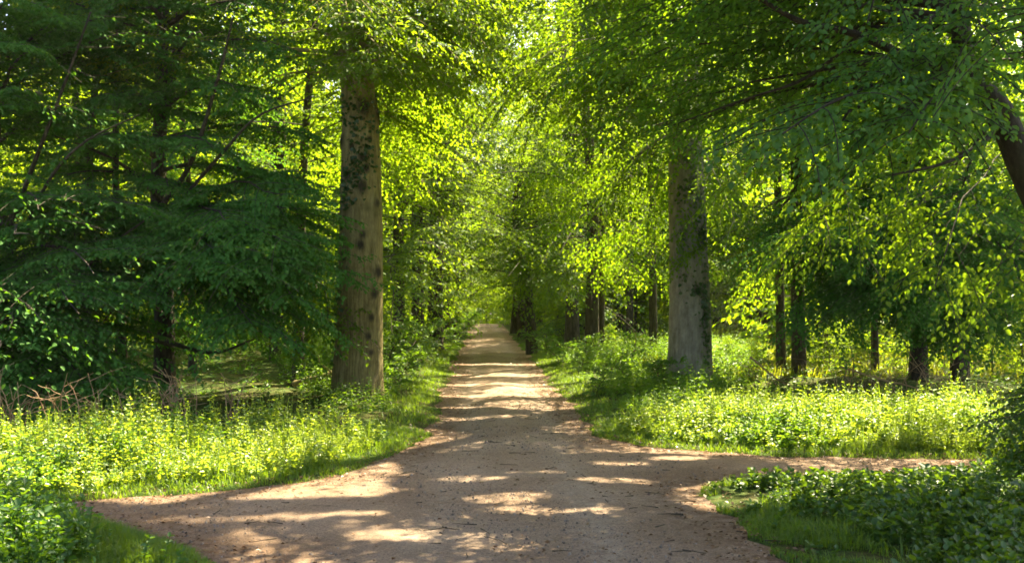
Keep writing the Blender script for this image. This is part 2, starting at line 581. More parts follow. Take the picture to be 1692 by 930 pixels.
def sun_gap(gx, gy):
    """Probability that a leaf whose shadow would fall at (gx, gy) is missing."""
    wig = .5 * np.sin(gx * 1.7 + gy * .9) + .35 * np.sin(gx * 3.1 - gy * 2.3 + 1)
    p = np.zeros_like(gx)
    p = np.where((gx < -1.0 + wig * .3) & (gx > -9) & (gy > 10.2 + .25 * wig) & (gy < 13.9 + .3 * np.clip(gx + 4, 0, 3) + .4 * wig), .985, p)
    p = np.where((gx > .9 + .3 * wig) & (gx < 9) & (gy > 13.1 + .2 * wig) & (gy < 16.4 + .4 * wig), .985, p)
    p = np.where((gx > -1.2) & (gx < 2.4) & (gy > 13.6 + .12 * wig) & (gy < 15.3 + .15 * wig), .97, p)
    p = np.where((gx > -3.2) & (gx < -.9) & (gy > 18) & (gy < 40) & (wig > -.15), .8, p)
    p = np.where((gx > 1.7) & (gx < 3.0) & (gy > 18) & (gy < 40) & (wig > .2), .8, p)
    p = np.where((gx > 4) & (gx < 30) & (gy > 33) & (gy < 58), .85, p)
    p = np.where((gx < -4) & (gx > -30) & (gy > 27) & (gy < 52) & (wig > -.5), .65, p)
    p = np.where((gx > -4) & (gx < 4) & (gy > 30) & (gy < 100), np.maximum(p, .15), p)
    for cx, cy, rx, ry in SPOTS:
        p = np.where(ell(gx, gy, cx + .15 * wig * rx, cy, rx, ry), .97, p)
    return p


ZONES = []
for px, py, dd, rr in [(1330, 390, 12, .9), (1480, 400, 11.8, .8), (1560, 380, 11.6, .7), (1400, 330, 12.3, .9), (1610, 500, 10.6, .7), (1660, 440, 10.8, .8), (1690, 520, 11, .7), (900, 120, 19, 1.1), (960, 60, 18.5, 1.0),
                       (860, 170, 21, 1.2), (620, 110, 17, .8), (1130, 200, 19.5, .9), (1000, 330, 22, 1.0), (760, 400, 29, 1.4), (760, 180, 24, 1.2), (960, 430, 24, 1.2), (430, 150, 24, 2.0), (480, 300, 25, 2.0),
                       (130, 60, 24, 2.0), (1230, 300, 20, 1.2), (1300, 500, 26, 2.0), (520, 480, 24, 1.5)]:
    q = at(px, py, dd)
    ZONES.append((q[0] - S[0] * q[2] / S[2], q[1] - S[1] * q[2] / S[2], rr, q[2] + .55 * rr))


def carve(P, strength=1.0):
    g = P[:, :2] - S[:2] * (P[:, 2:3] / S[2])
    pr = sun_gap(g[:, 0], g[:, 1])
    tx, ty, _ = proj(P)
    pr = np.where((tx > 530) & (tx < 720) & (ty > -40) & (ty < 170) & (P[:, 1] < 19.8), pr * .35, pr)
    pr = np.where((tx > 1050) & (tx < 1240) & (ty > -40) & (ty < 220) & (P[:, 1] < 22.2), pr * .35, pr)
    pr = np.where((tx > 690) & (tx < 900) & (ty > -60) & (ty < 150) & (P[:, 1] < 26), pr * .5, pr)
    for cx, cy, rr, zm in ZONES:
        pr = np.where(((g[:, 0] - cx) ** 2 + (g[:, 1] - cy) ** 2 < rr * rr) & (P[:, 2] > zm), .9, pr)
    return rng.random(len(P)) < pr * strength


# ------------------------------------------------------------------ trees
DENS = 1.7


class Crown:
    """Collects boughs: wood polylines and leaves in flat layered sprays."""

    def __init__(self, leafL, sec=.24, twig=.125, leaf=.052, twig_len=.5, flat=.17, droop=.3, width=.46, hang=.34):
        self.leafL, self.sec, self.tw, self.lf, self.tl, self.flat, self.droop, self.width = leafL, sec, twig, leaf, twig_len, flat, droop, width
        self.P, self.D, self.N = [], [], []
        self.hang = hang
        self.wood = []
        self.avoid = None

    def _leaves(self, A, B, up, sag):
        """Leaves on both sides of straight twigs A->B."""
        n = len(A)
        if n == 0:
            return
        ln = np.linalg.norm(B - A, axis=1)
        k = np.maximum(2, (ln / self.lf).astype(int))
        idx = np.repeat(np.arange(n), k)
        j = np.arange(len(idx)) - np.repeat(np.cumsum(k) - k, k)
        t = (j + .6) / k[idx]
        T = unit(B - A)[idx]
        P = A[idx] + (B - A)[idx] * t[:, None]
        P[:, 2] -= sag[idx] * t ** 2
        side = np.where(j % 2 == 0, 1., -1.)
        U = up[idx]
        a = side * np.radians(rng.normal(52, 14, len(idx)))
        last = j == k[idx] - 1
        a = np.where(last, a * .2, a)
        D = rot_about(T, U, a)
        Nn = unit(U + rng.normal(0, self.flat, (len(idx), 3)))
        D[:, 2] -= rng.normal(self.hang, .20, len(idx))
        D = unit(D)
        self.P.append(P)
        self.D.append(D)
        self.N.append(Nn)

    def spray(self, pts, r0, length, sec_from=.15, dens=1.0):
        """A bough along pts with side branches in its own plane."""
        pts = np.asarray(pts)
        seg = np.linalg.norm(np.diff(pts, axis=0), axis=1)
        s = np.r_[0, np.cumsum(seg)]
        Lt = s[-1]
        self.wood.append((pts, np.linspace(r0, max(.006, r0 * .12), len(pts)), 6 if r0 > .03 else 4))
        T = unit(np.gradient(pts, axis=0))
        roll = rng.normal(0, .22)
        n = max(3, int(Lt * (1 - sec_from) / self.sec))
        for i in range(n):
            t = sec_from + (1 - sec_from) * (i + rng.random() * .7) / n
            d = t * Lt
            p = np.array([np.interp(d, s, pts[:, c]) for c in range(3)])
            tg = unit(np.array([np.interp(d, s, T[:, c]) for c in range(3)]))
            sidev = np.cross(tg, [0, 0, 1.])
            if np.linalg.norm(sidev) < .2:
                sidev = np.array([1., 0, 0])
            up = unit(np.cross(unit(sidev), tg))
            up = unit(up + unit(sidev) * roll + rng.normal(0, .12, 3))
            sg = 1 if i % 2 else -1
            dr = rot_about(tg[None], up[None], np.array([sg * R(rng.uniform(35, 68))]))[0]
            dr[2] += rng.normal(0.0, .1)
            dr = unit(dr)
            sl = length * self.width * (1 - .72 * t) * rng.uniform(.55, 1.15) + .18
            m = 5
            tt = np.linspace(0, 1, m)
            sp = p + dr[None] * (tt * sl)[:, None]
            bend = tg * .25 * sl
            sp = sp + bend[None] * (tt ** 2)[:, None]
            sp[:, 2] -= self.droop * sl * tt ** 2 * rng.uniform(.5, 1.3)
            self.wood.append((sp, np.linspace(max(.006, r0 * .28 * (1 - .6 * t)), .004, m), 3))
            # twigs
            k = max(2, int(sl / self.tw * dens))
            u = (np.arange(k) + rng.random(k) * .6) / k
            A = np.stack([np.interp(u, tt, sp[:, c]) for c in range(3)], 1)
            Td = unit(np.stack([np.interp(u, tt, np.gradient(sp[:, c])) for c in range(3)], 1))
            Up = np.repeat(up[None], k, 0) + rng.normal(0, .1, (k, 3))
            Up = unit(Up)
            sd = np.where(np.arange(k) % 2 == 0, 1., -1.)
            Dt = rot_about(Td, Up, sd * np.radians(rng.uniform(30, 62, k)))
            tl = self.tl * (1 - .55 * u) * rng.uniform(.5, 1.2, k)
            B = A + Dt * tl[:, None]
            self._leaves(A, B, Up, self.droop * tl * .8)
            self._leaves(sp[:-1], sp[1:], np.repeat(up[None], m - 1, 0), np.zeros(m - 1))

    def limb(self, P0, az, el, length, r0, droop=.9, dens=1.0):
        if self.avoid is not None:
            for _ in range(6):
                tip = P0 + np.array([math.sin(az) * math.cos(el - droop * .5), math.cos(az) * math.cos(el - droop * .5), math.sin(el - droop * .5)]) * length * 1.1
                if not self.avoid(tip):
                    break
                length *= .72
        k = 9
        t = np.linspace(0, 1, k)
        e = el - droop * t
        a = az + np.cumsum(rng.normal(0, .07, k))
        step = length / (k - 1)
        d = np.stack([np.cos(e) * np.sin(a), np.cos(e) * np.cos(a), np.sin(e)], 1) * step
        pts = P0 + np.vstack([np.zeros(3), np.cumsum(d[:-1], 0)])
        self.spray(pts, r0, length, .18, dens)

    def reach(self, P0, P1, r0, arch=.15, sec_from=.25, dens=1.0, bend=0.0):
        P0, P1 = np.asarray(P0, float), np.asarray(P1, float)
        L = np.linalg.norm(P1 - P0)
        k = 10
        t = np.linspace(0, 1, k)[:, None]
        pts = P0 + (P1 - P0) * t
        pts[:, 2] += (arch * L * 4 * t * (1 - t))[:, 0]
        sv = unit(np.cross(P1 - P0, [0, 0, 1.]))
        pts += sv * (bend * L * np.sin(np.pi * t)) + np.cumsum(rng.normal(0, .012 * L, (k, 3)), 0) * t
        self.spray(pts, r0, L, sec_from, dens)

    def arrays(self):
        return np.concatenate(self.P), np.concatenate(self.D), np.concatenate(self.N)


def auto_limbs(cr, trunk_at, H, h0, n, Lmax, r, az0=None, spread=math.pi, droop=.9, el0=-.05, el1=1.0):
    for i in range(n):
        f = (i + rng.random() * .8) / n
        h = h0 + (H - h0) * f ** .9
        prof = (1 - f) ** .55 * .85 + .15
        az = i * 2.39996 + rng.normal(0, .25)
        if az0 is not None:
            az = az0 + ((az + math.pi) % (2 * math.pi) - math.pi) / math.pi * spread
        el = el0 + (el1 - el0) * f + rng.normal(0, .1) + .2
        cr.limb(trunk_at(h), az, el, Lmax * prof * rng.uniform(.75, 1.15), max(.012, min(.05, r * .16) * prof), droop)


def trunk_disp(h, sides, r, knots=(), flare=.5, rough=.03, seed=0):
    rg = np.random.default_rng(seed)
    a = np.linspace(0, 2 * np.pi, sides, endpoint=False)
    A, Hh = np.meshgrid(a, h)
    ph = rg.random(12) * 6.28
    d = 1 + rough * (np.sin(3 * A + ph[0] + Hh * .3) + .7 * np.sin(5 * A + ph[1] - Hh * .5) + .4 * np.sin(9 * A + Hh * 1.3 + ph[2]))
    d += rough * .5 * np.sin(Hh * 2.1 + ph[3] + 2 * A)
    # buttressed foot
    lob = .55 + .45 * np.cos(5 * A + ph[4]) * .6 + .3 * np.cos(3 * A + ph[5])
    d += flare * np.exp(-Hh / .45) * np.clip(lob, 0, 2)
    scar = np.zeros_like(d)
    for (ka, kh, ks, amp) in knots:
        da = (A - ka + np.pi) % (2 * np.pi) - np.pi
        q = ((da * r) / ks) ** 2 + ((Hh - kh) / (ks * 1.1)) ** 2
        d += amp * ks / r * (np.exp(-q) - .55 * np.exp(-q * 5))
        scar = np.maximum(scar, np.clip(1.5 * np.exp(-q * 1.6) - .12 + .25 * np.sin(A * 37 + Hh * 23) * np.exp(-q), 0, 1) * .92)
    return d, scar


def make_tree(name, label, base, H, r, path=None, h0=4.0, n=30, Lmax=5.0, leafL=.08, leafmat=None, bark=None, az0=None, spread=math.pi,
              reaches=(), knots=(), group=None, sides=14, flare=.5, taper=.85, cut=1.0, ivy=None, seed=0, el0=-.05, droop=.5, fork=None, top_scale=1.8,
              crown_kw=None, local=False, cat='tree', dens=1.0, simple=False, rough=.03, avoid=None, multi=1, jit=(45, 35, 1.2)):
    base = np.array([base[0], base[1], 0.0])
    bz = 0.0 if local else float(ground_z(base[0], base[1]))
    base[2] = bz
    if path is None:
        path = [base, base + [rng.normal(0, .1), rng.normal(0, .1), H * .35], base + [rng.normal(0, .3), rng.normal(0, .3), H * .7], base + [rng.normal(0, .5), rng.normal(0, .5), H]]
    path = smooth_path(path, max(14, int(H * (18 if sides > 40 else 6 if sides > 20 else 1.6))))
    path[0, 2] = bz - .15
    hs = np.maximum(path[:, 2] - bz, 0)
    f = np.linspace(0, 1, len(path))
    rad = r * (1 - taper * f ** 1.25)
    W = Wood()
    d, scar = trunk_disp(hs, sides, r, knots, flare, rough, seed)
    W.add(path, rad, sides, d, scar)

    def trunk_at(h):
        return np.array([np.interp(h + bz, path[:, 2], path[:, c]) for c in range(3)])

    kw = dict(leafL=leafL)
    kw.update(crown_kw or {})
    cr = Crown(**kw)
    cr.avoid = avoid
    if n:
        auto_limbs(cr, trunk_at, H * .97, h0, int(n * DENS), Lmax, r, az0, spread, droop, el0)
    for rc in reaches:
        h, tgt, r0 = rc[:3]
        o = dict(rc[3]) if len(rc) > 3 else {}
        for q in range(multi):
            hh, tg = h, np.asarray(tgt, float)
            if q:
                hh = max(.5, h + rng.normal(0, .35))
                tx, ty, _ = proj(tg)
                tg = at(tx + rng.normal(0, jit[0]), ty + rng.normal(0, jit[1]), tg[1] + rng.normal(0, jit[2]))
            cr.reach(trunk_at(hh), tg, r0 * (1 if q == 0 else .6), **o)
    if fork is not None:
        for fp, fr in fork:
            W.add(smooth_path(fp, 14), np.linspace(fr, fr * .3, 14), 10)
    for pts, rr, sd in cr.wood:
        if not local and cut and rr[0] < .06 and carve(pts[len(pts) // 2][None], 1.0)[0]:
            continue
        W.add(pts, rr, sd)
    root = empty(name, base, label, cat, group)
    link('trunk', W.mesh('trunk', bark or BARK_DARK, base), root)
    P, D, Nn = cr.arrays()
    Ln = cr.leafL * rng.uniform(.7, 1.2, len(P))
    if not local:
        px, py, dz = proj(P)
        vis = (py > -60) & (px > -80) & (px < PW + 80) & (dz > 0)
        drop = carve(P, cut) & (~vis | (rng.random(len(P)) < .96))
        keep = ~drop
        if top_scale > 1:
            hid = ~vis
            thin = hid & (rng.random(len(P)) > 1.9 / top_scale ** 2)
            keep &= ~thin
            Ln = np.where(hid, Ln * top_scale, Ln)
        P, D, Nn, Ln = P[keep], D[keep], Nn[keep], Ln[keep]
    P = P - base
    me = leaf_mesh('crown', P, D, Nn, Ln, rng.uniform(.58, .74, len(P)), leafmat or LEAF, simple=simple)
    link('crown', me, root)
    if ivy:
        IP, ID, IN, IL = [], [], [], []
        for (ia, ih, sa, sh, cnt) in ivy:
            a = rng.normal(ia, sa, cnt)
            h = np.maximum(rng.normal(ih, sh, cnt), .1)
            c = np.stack([np.interp(h + bz, path[:, 2], path[:, q]) for q in range(3)], 1)
            rr = np.interp(h + bz, path[:, 2], rad) * (1 + flare * np.exp(-h / .45) * .5)
            # same frame as tube(): U = T x X axis, V = T x U with T close to +Z
            nrm = np.stack([-np.sin(a), np.cos(a), np.zeros(cnt)], 1)
            IP.append(c + nrm * (rr * 1.04)[:, None])
            dd = unit(np.stack([rng.normal(0, 1, cnt), rng.normal(0, 1, cnt), rng.normal(-.6, .6, cnt)], 1) + nrm * .7)
            ID.append(dd)
            IN.append(unit(nrm + rng.normal(0, .5, (cnt, 3))))
            IL.append(rng.uniform(.05, .10, cnt))
        me = leaf_mesh('ivy', np.concatenate(IP) - base, np.concatenate(ID), np.concatenate(IN), np.concatenate(IL), np.full(sum(len(x) for x in IL), .8), IVY)
        link('ivy', me, root)
    return root


def copy_tree(src, loc, rz, sc, label=None, group=None):
    r = src.copy()
    COL.objects.link(r)
    r.location = loc
    r.rotation_euler = (0, 0, rz)
    r.scale = (sc, sc, sc)
    if label:
        r['label'] = label
    if group:
        r['group'] = group
    for ch in list(src.children):
        c = ch.copy()
        COL.objects.link(c)
        c.parent = r
    return r


build_ground()
build_road()


def knotlist(k, hmax, seed, a0=-math.pi, a1=math.pi):
    rg = np.random.default_rng(seed)
    return [(rg.uniform(a0, a1), rg.uniform(1.0, hmax), rg.uniform(.05, .12), rg.uniform(.25, .6)) for _ in range(k)]


# --- the two great beeches either side of the track.  In the trunk frame the camera side is at angle ~ pi (normal (0,-1,0))
CA = math.pi
b = gp(588, 668)
top = lambda px, py: at(px, py, b[1])
make_tree('beech_tree', 'massive brown beech trunk with dark knots beside the left nettle bank', b, 21, .47,
          path=[(b[0], b[1], 0), top(595, 500), top(597, 300), top(594, 170), top(575, 0), top(560, -300), top(560, -1300)],
          h0=6.0, n=54, Lmax=6.0, leafL=.085, bark=BARK_WARM, sides=96, flare=.2, taper=.7, rough=.014, multi=2, seed=3,
          knots=[(CA + .3, 5.5, .20, .5), (CA + 1.2, 5.4, .16, .6), (CA - .35, 4.75, .10, .5), (CA + .15, 4.55, .12, .5), (CA + .35, 4.35, .10, .5), (CA - .6, 4.2, .12, .4),
                 (CA + .15, 4.0, .15, .5), (CA + .9, 3.7, .10, .5), (CA + .2, 3.1, .09, .4), (CA + .1, 2.9, .11, .45), (CA + .9, 2.4, .13, .6), (CA + .75, 2.0, .12, .5), (CA + .6, 1.55, .09, .4),
                 (CA + .5, 1.2, .08, .4), (CA + .65, .9, .07, .3), (CA - 1.1, 4.9, .14, .6), (CA - .2, 5.1, .07, .4), (CA + .55, 4.9, .08, .4)],
          ivy=[(CA - .2, 4.3, .35, .25, 150), (CA + .3, 4.7, .3, .2, 90), (CA - 1.1, 1.6, .15, .5, 60), (CA - .8, 2.6, .2, .4, 60), (CA + .1, 5.4, .6, .2, 160), (CA - .6, 4.0, .2, .25, 70)],
          reaches=[(6.6, at(690, 20, 17.5), .04), (6.2, at(640, 90, 17.0), .04), (6.4, at(480, 60, 18), .04), (6.0, at(420, 150, 19), .04), (7.2, at(560, 20, 16), .04),
                   (6.8, at(760, 60, 20), .04), (6.5, at(700, 130, 19), .04), (7.2, at(800, 110, 20), .04), (7.8, at(840, -10, 18), .05), (7.4, at(780, 20, 17.5), .03), (7.6, at(800, 40, 22), .03), (7.2, at(760, 120, 22), .03), (7.9, at(720, -20, 18), .03), (7.0, at(820, 70, 19), .03), (8.0, at(770, -40, 17), .03), (8.2, at(920, 20, 20), .05), (6.2, at(750, 240, 24), .035), (6.0, at(700, 300, 23), .03), (7.6, at(740, 0, 17), .04), (6.4, at(660, 170, 20.5), .03), (6.3, at(720, 190, 22), .04), (7.5, at(860, 40, 18), .04), (5.9, at(600, 110, 17.5), .05), (6.6, at(585, 60, 18.0), .02), (6.3, at(620, 120, 18.2), .02), (7, at(570, -10, 17.2), .025), (6.8, at(640, 40, 17.5), .02), (6.0, at(590, 140, 18.6), .015), (6.1, at(560, 110, 18.4), .02)])
b2 = gp(1141, 648)
top = lambda px, py: at(px, py, b2[1])
make_tree('beech_tree', 'massive smooth grey beech trunk with ivy strands beside the right nettle bank', b2, 21, .47, dens=1.0,
          path=[(b2[0], b2[1], 0), top(1139, 500), top(1134, 300), top(1132, 200), top(1130, 0), top(1140, -300), top(1150, -1200)],
          h0=6.2, n=62, Lmax=6.4, leafL=.085, bark=BARK_GREY, sides=96, flare=.38, taper=.7, rough=.016, multi=2, seed=5,
          knots=[(CA - .1, 5.0, .09, .3), (CA + .8, 3.95, .1, .4), (CA + .6, 3.5, .08, .4), (CA + .2, 2.2, .1, .3)],
          ivy=[(CA + .55, 1.9, .16, .35, 150), (CA + .6, 1.1, .1, .3, 60), (CA - .5, 3.2, .12, .5, 70), (CA + .1, 4.4, .45, .2, 110), (CA + .6, 3.4, .15, .12, 60), (CA + .1, 2.25, .15, .1, 40), (CA - .3, 5.2, .5, .25, 120)],
          reaches=[(6.3, at(960, 150, 20), .04), (6.0, at(1010, 230, 20), .04), (6.8, at(900, 100, 19), .045), (10, (3.6, 15.8, 9.2), .03), (11, (5.2, 17.2, 10.5), .03), (12, (4.2, 18.0, 11.6), .03), (13, (6.4, 18.6, 12.4), .03), (11.5, (2.6, 17.0, 10.8), .03), (10.5, (6.2, 16.2, 9.6), .03), (14, (5.4, 19.4, 13.4), .03), (9.6, (4.8, 15.2, 8.9), .03), (9.8, (2.2, 15.6, 9.4), .03), (13.5, (3.2, 18.8, 13.0), .03), (7.4, at(880, 30, 18), .05), (7.6, at(930, -30, 18), .04), (8.0, at(1010, -40, 18), .04), (7.0, at(860, 90, 20), .03), (7.2, at(960, 60, 18.5), .04), (8.5, at(860, 60, 25), .04), (9, at(890, 110, 25.5), .04), (9.5, at(840, 110, 25), .04), (8.8, at(880, 160, 25.5), .03), (10, at(850, 20, 25), .04), (9.2, at(920, 50, 25), .03), (8.2, at(860, 190, 25.5), .03), (6.4, at(1120, 170, 20.5), .02), (6.6, at(1160, 120, 20), .02), (6.9, at(1110, 90, 19.5), .02), (7.2, at(1150, 60, 19), .02), (7.4, at(1120, 10, 18.5), .02), (6.3, at(1175, 190, 20.8), .015), (8.2, at(860, 10, 21), .03), (6.6, at(930, 190, 21), .04), (6.2, at(1040, 150, 19.5), .03), (6.0, at(940, 280, 23), .03), (5.6, at(1000, 380, 22), .025), (5.4, at(960, 430, 24), .02), (5.5, at(1060, 400, 21), .02), (5.3, at(1010, 470, 25), .02), (5.6, at(920, 350, 24), .025), (5.5, at(1210, 330, 21), .025), (5.2, at(1230, 430, 23), .02), (5.8, at(1060, 270, 20), .03), (7.8, at(1000, 0, 17.5), .04), (7.5, at(1150, 40, 17), .04), (6.5, at(1200, 130, 18), .03), (6.1, at(1260, 200, 19.5), .03), (6.2, at(1080, 200, 19), .04), (6.4, at(1230, 240, 19), .04),  # plain-coordinate targets are unseen boughs added overhead to shade the near track
                   (7.0, at(1040, 60, 18), .04), (6.6, at(1330, 180, 20), .04), (5.6, at(1000, 330, 21), .04), (5.9, at(1160, 150, 18), .06), (7.0, at(840, 150, 21), .04)])

# --- left-hand shade trees with wide flat sprays
def L_(h, px, py, d, r0=.05, **o):
    o.setdefault('arch', .06)
    return (h, at(px, py, d), r0, o)

b = gp(272, 662)
make_tree('forest_tree', 'dark forked tree trunk left of the knotted beech', b, 17, .21,
          path=[(b[0], b[1], 0), at(272, 500, b[1]), at(262, 320, b[1]), at(268, 100, b[1]), at(275, -300, b[1]), at(280, -900, b[1])],
          fork=[([at(268, 200, b[1]), at(285, 130, b[1]), at(292, 40, b[1]), at(300, -200, b[1])], .1), ([at(264, 345, 19.8), at(315, 270, 18.6), at(360, 130, 17.8), at(385, 30, 17.4)], .055),
                ([at(263, 330, 19.8), at(220, 285, 19), at(160, 250, 18.4), at(90, 225, 18)], .045), ([at(270, 560, 19.8), at(310, 575, 18.6), at(360, 582, 18), at(420, 560, 17.4)], .05), ([at(270, 520, 19.8), at(235, 490, 19), at(190, 510, 18.4), at(150, 560, 18)], .035),
                ([at(300, 330, 18.4), at(370, 250, 17.5), at(430, 190, 17), at(520, 160, 16.8)], .035)],
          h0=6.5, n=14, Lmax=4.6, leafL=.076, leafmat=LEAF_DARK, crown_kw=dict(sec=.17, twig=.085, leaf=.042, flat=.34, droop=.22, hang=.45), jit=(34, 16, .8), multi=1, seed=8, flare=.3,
          reaches=[L_(3.2, 500, 410, 16.6), L_(3.0, 440, 460, 15.9), L_(3.4, 530, 370, 17.1), L_(3.3, 390, 390, 16.1), L_(2.8, 420, 520, 16.1), L_(3.6, 460, 350, 16.9), L_(2.9, 450, 510, 16.6), L_(3.0, 400, 430, 15.3), L_(3.1, 480, 450, 16.1), L_(3.3, 460, 400, 16.2), L_(3.1, 510, 440, 16.8), L_(3.5, 420, 370, 16.5), L_(3.0, 360, 450, 15.6), L_(2.8, 470, 490, 16.0), L_(3.2, 540, 410, 17.2), L_(2.9, 390, 480, 15.8),
                   L_(4.4, 480, 290, 18), L_(4.2, 120, 300, 18), L_(4.8, 350, 240, 17), L_(5.0, 500, 210, 18.5), L_(4.6, 160, 230, 17), L_(5.6, 400, 130, 18), L_(5.4, 180, 140, 18),
                   L_(3.7, 130, 380, 17.5), L_(4.0, 290, 310, 17.5), L_(6.2, 330, 60, 17.5), L_(6.3, 110, 60, 18), L_(7.2, 400, 10, 18), L_(7.4, 200, -10, 18), L_(7.0, 60, 10, 18.5), L_(7.8, 330, -30, 17), L_(6.8, 470, 90, 18.5), L_(7.6, 130, 30, 19.5), L_(2.4, 480, 590, 21), L_(2.2, 400, 560, 22)])
b = gp(206, 655)
make_tree('forest_tree', 'slim grey green trunk with side twigs left of the forked tree', b, 13, .085, h0=5.0, n=18, Lmax=3.4, leafL=.072, leafmat=LEAF_DARK, crown_kw=dict(sec=.17, twig=.085, leaf=.042, flat=.34, droop=.22, hang=.45), jit=(34, 16, .8), multi=2, seed=9,
          reaches=[L_(2.4, 330, 560, 21, .02), L_(3.0, 90, 420, 19, .03), L_(3.4, 300, 380, 20, .03), L_(4.2, 60, 260, 20, .03)])
b = gp(157, 652)
make_tree('forest_tree', 'slender dark pole tree between the leaning tree and the slim grey trunk', b, 15, .10, h0=6, n=18, Lmax=3.6, leafL=.072, leafmat=LEAF_DARK, crown_kw=dict(sec=.17, twig=.085, leaf=.042, flat=.34, droop=.22, hang=.45), jit=(34, 16, .8), multi=2, seed=10,
          reaches=[L_(5.0, 60, 200, 20, .03), L_(4.4, 250, 240, 21, .03)])
b = gp(62, 668)
make_tree('forest_tree', 'leaning dark tree with sweeping low sprays at the left edge', b, 14, .15,
          fork=[([at(10, 400, b[1]), at(45, 300, 17.6), at(95, 170, 17), at(150, 20, 16.8)], .05), ([at(40, 530, b[1]), at(110, 470, 17.6), at(190, 400, 17), at(260, 350, 16.6)], .04), ([at(20, 420, b[1]), at(80, 300, 17), at(140, 235, 16.6), at(230, 190, 16.4)], .035)],
          path=[(b[0], b[1], 0), at(40, 540, b[1]), at(8, 380, b[1]), at(-30, 200, b[1]), at(-40, -100, b[1]), at(-20, -600, b[1])],
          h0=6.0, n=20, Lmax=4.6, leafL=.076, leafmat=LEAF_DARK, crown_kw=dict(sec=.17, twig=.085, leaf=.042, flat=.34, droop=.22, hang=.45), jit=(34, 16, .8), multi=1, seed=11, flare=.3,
          reaches=[L_(2.6, 170, 430, 15), L_(2.4, 100, 470, 14.5), L_(3.2, 60, 340, 15), L_(3.5, 200, 330, 16), L_(2.9, 30, 410, 14), L_(4.6, 120, 170, 16), L_(4.2, 20, 130, 16), L_(5.4, 200, 40, 17),
                   L_(2.3, 130, 490, 15.5), L_(5.0, 60, 30, 16), L_(5.6, 20, -20, 16), L_(5.8, 130, 0, 17), L_(6.2, 220, 20, 18)])
b = gp(-90, 660)
make_tree('forest_tree', 'low blue green tree whose boughs fan in above the left nettles', b, 7, .10, h0=2.5, n=12, Lmax=3.0, leafL=.076, leafmat=LEAF_DARK, crown_kw=dict(sec=.17, twig=.085, leaf=.042, flat=.34, droop=.22, hang=.45), jit=(34, 16, .8), multi=1, seed=12,
          reaches=[L_(1.2, 140, 610, 15), L_(1.4, 90, 560, 14.5), L_(1.0, 110, 640, 15.5), L_(1.6, 40, 530, 14.5), L_(1.1, 40, 600, 14), L_(1.7, 60, 470, 15), L_(.9, 60, 650, 15)])
b = gp(318, 628)
make_tree('forest_tree', 'thin dark stem far behind the left nettles', b, 12, .09, h0=3.0, n=22, Lmax=3.5, leafL=.085, leafmat=LEAF_DARK, seed=13)
b = gp(492, 636)
make_tree('forest_tree', 'short dark trunk with a fallen bough leaning at its foot', b, 15, .13, h0=3.4, n=30, Lmax=4.2, leafL=.085, multi=2, seed=14,
          reaches=[L_(2.6, 540, 500, 21, .03), L_(2.8, 440, 540, 22, .03)])

# --- trees that line the track
def in_tunnel(p):
    return abs(p[0] - .42) < np.interp(p[2], [0, 2.2, 4.0, 6.0, 7.5], [1.7, 1.6, 1.1, .3, -1]) and p[1] < 95


def row_tree(px, py, r, label, H=17, h0=2.3, n=36, Lmax=4.6, over=9, **o):
    bb = gp(px, py)
    rg = np.random.default_rng(int(px))
    rc = list(o.pop('reaches', ()))
    side = 1 if bb[0] > .42 else -1
    for h in np.r_[np.linspace(2.9, min(11.5, H - .5), over), np.linspace(10, 15.5, 5 if over > 5 and H > 15 else 0)]:
        z = h - rg.uniform(.2, .9)
        tgt = np.array([.42 + side * np.interp(z, [2.2, 4.0, 6.0, 9.0], [1.6, 1.2, .3, -.8]) + side * rg.uniform(0, .9), bb[1] + rg.uniform(-4.0, 1.0), z])
        rc.append((h, tgt, .03, dict(arch=.08)))
    return make_tree('roadside_tree', label, bb, H, r, h0=h0, n=n, Lmax=Lmax, leafL=o.pop('leafL', .10), flare=.3, simple=True, top_scale=1.5, group='trees lining the gravel track',
                     crown_kw=o.pop('crown_kw', dict(sec=.25, twig=.14, leaf=.068)), droop=o.pop('droop', .85), reaches=rc, avoid=in_tunnel, **o)
row_tree(718, 584, .30, 'thick dark roadside trunk on the left verge nearest the track', seed=20)
row_tree(690, 588, .24, 'dark roadside trunk left of the thickest verge trunk', seed=21)
row_tree(660, 598, .20, 'shaded roadside trunk just right of the knotted beech', multi=2, seed=22, h0=1.8,
         reaches=[L_(3.5, 740, 420, 28, .06), L_(4.5, 720, 300, 27, .06), L_(2.6, 700, 520, 29, .04), L_(5.5, 760, 240, 27, .06), L_(3, 650, 470, 26, .05)])
row_tree(735, 566, .25, 'far roadside trunk on the left verge half hidden by sprays', seed=23, H=20, multi=2,
         reaches=[L_(11, 810, 220, 46, .03), L_(12, 840, 170, 45, .03), L_(13, 800, 120, 46, .03), L_(14.5, 850, 90, 44, .03), L_(16, 820, 40, 45, .03), L_(17, 860, 20, 44, .03), L_(9, 800, 280, 47, .03)])
row_tree(752, 556, .25, 'farthest roadside tree on the left verge with bright sprays', seed=24, H=21, multi=2,
         reaches=[L_(10, 820, 270, 54, .03), L_(12, 850, 210, 53, .03), L_(14, 830, 150, 54, .03), L_(16, 860, 110, 53, .03), L_(17.5, 840, 60, 54, .03), L_(18.5, 880, 30, 54, .03), L_(8, 830, 330, 54, .03)])
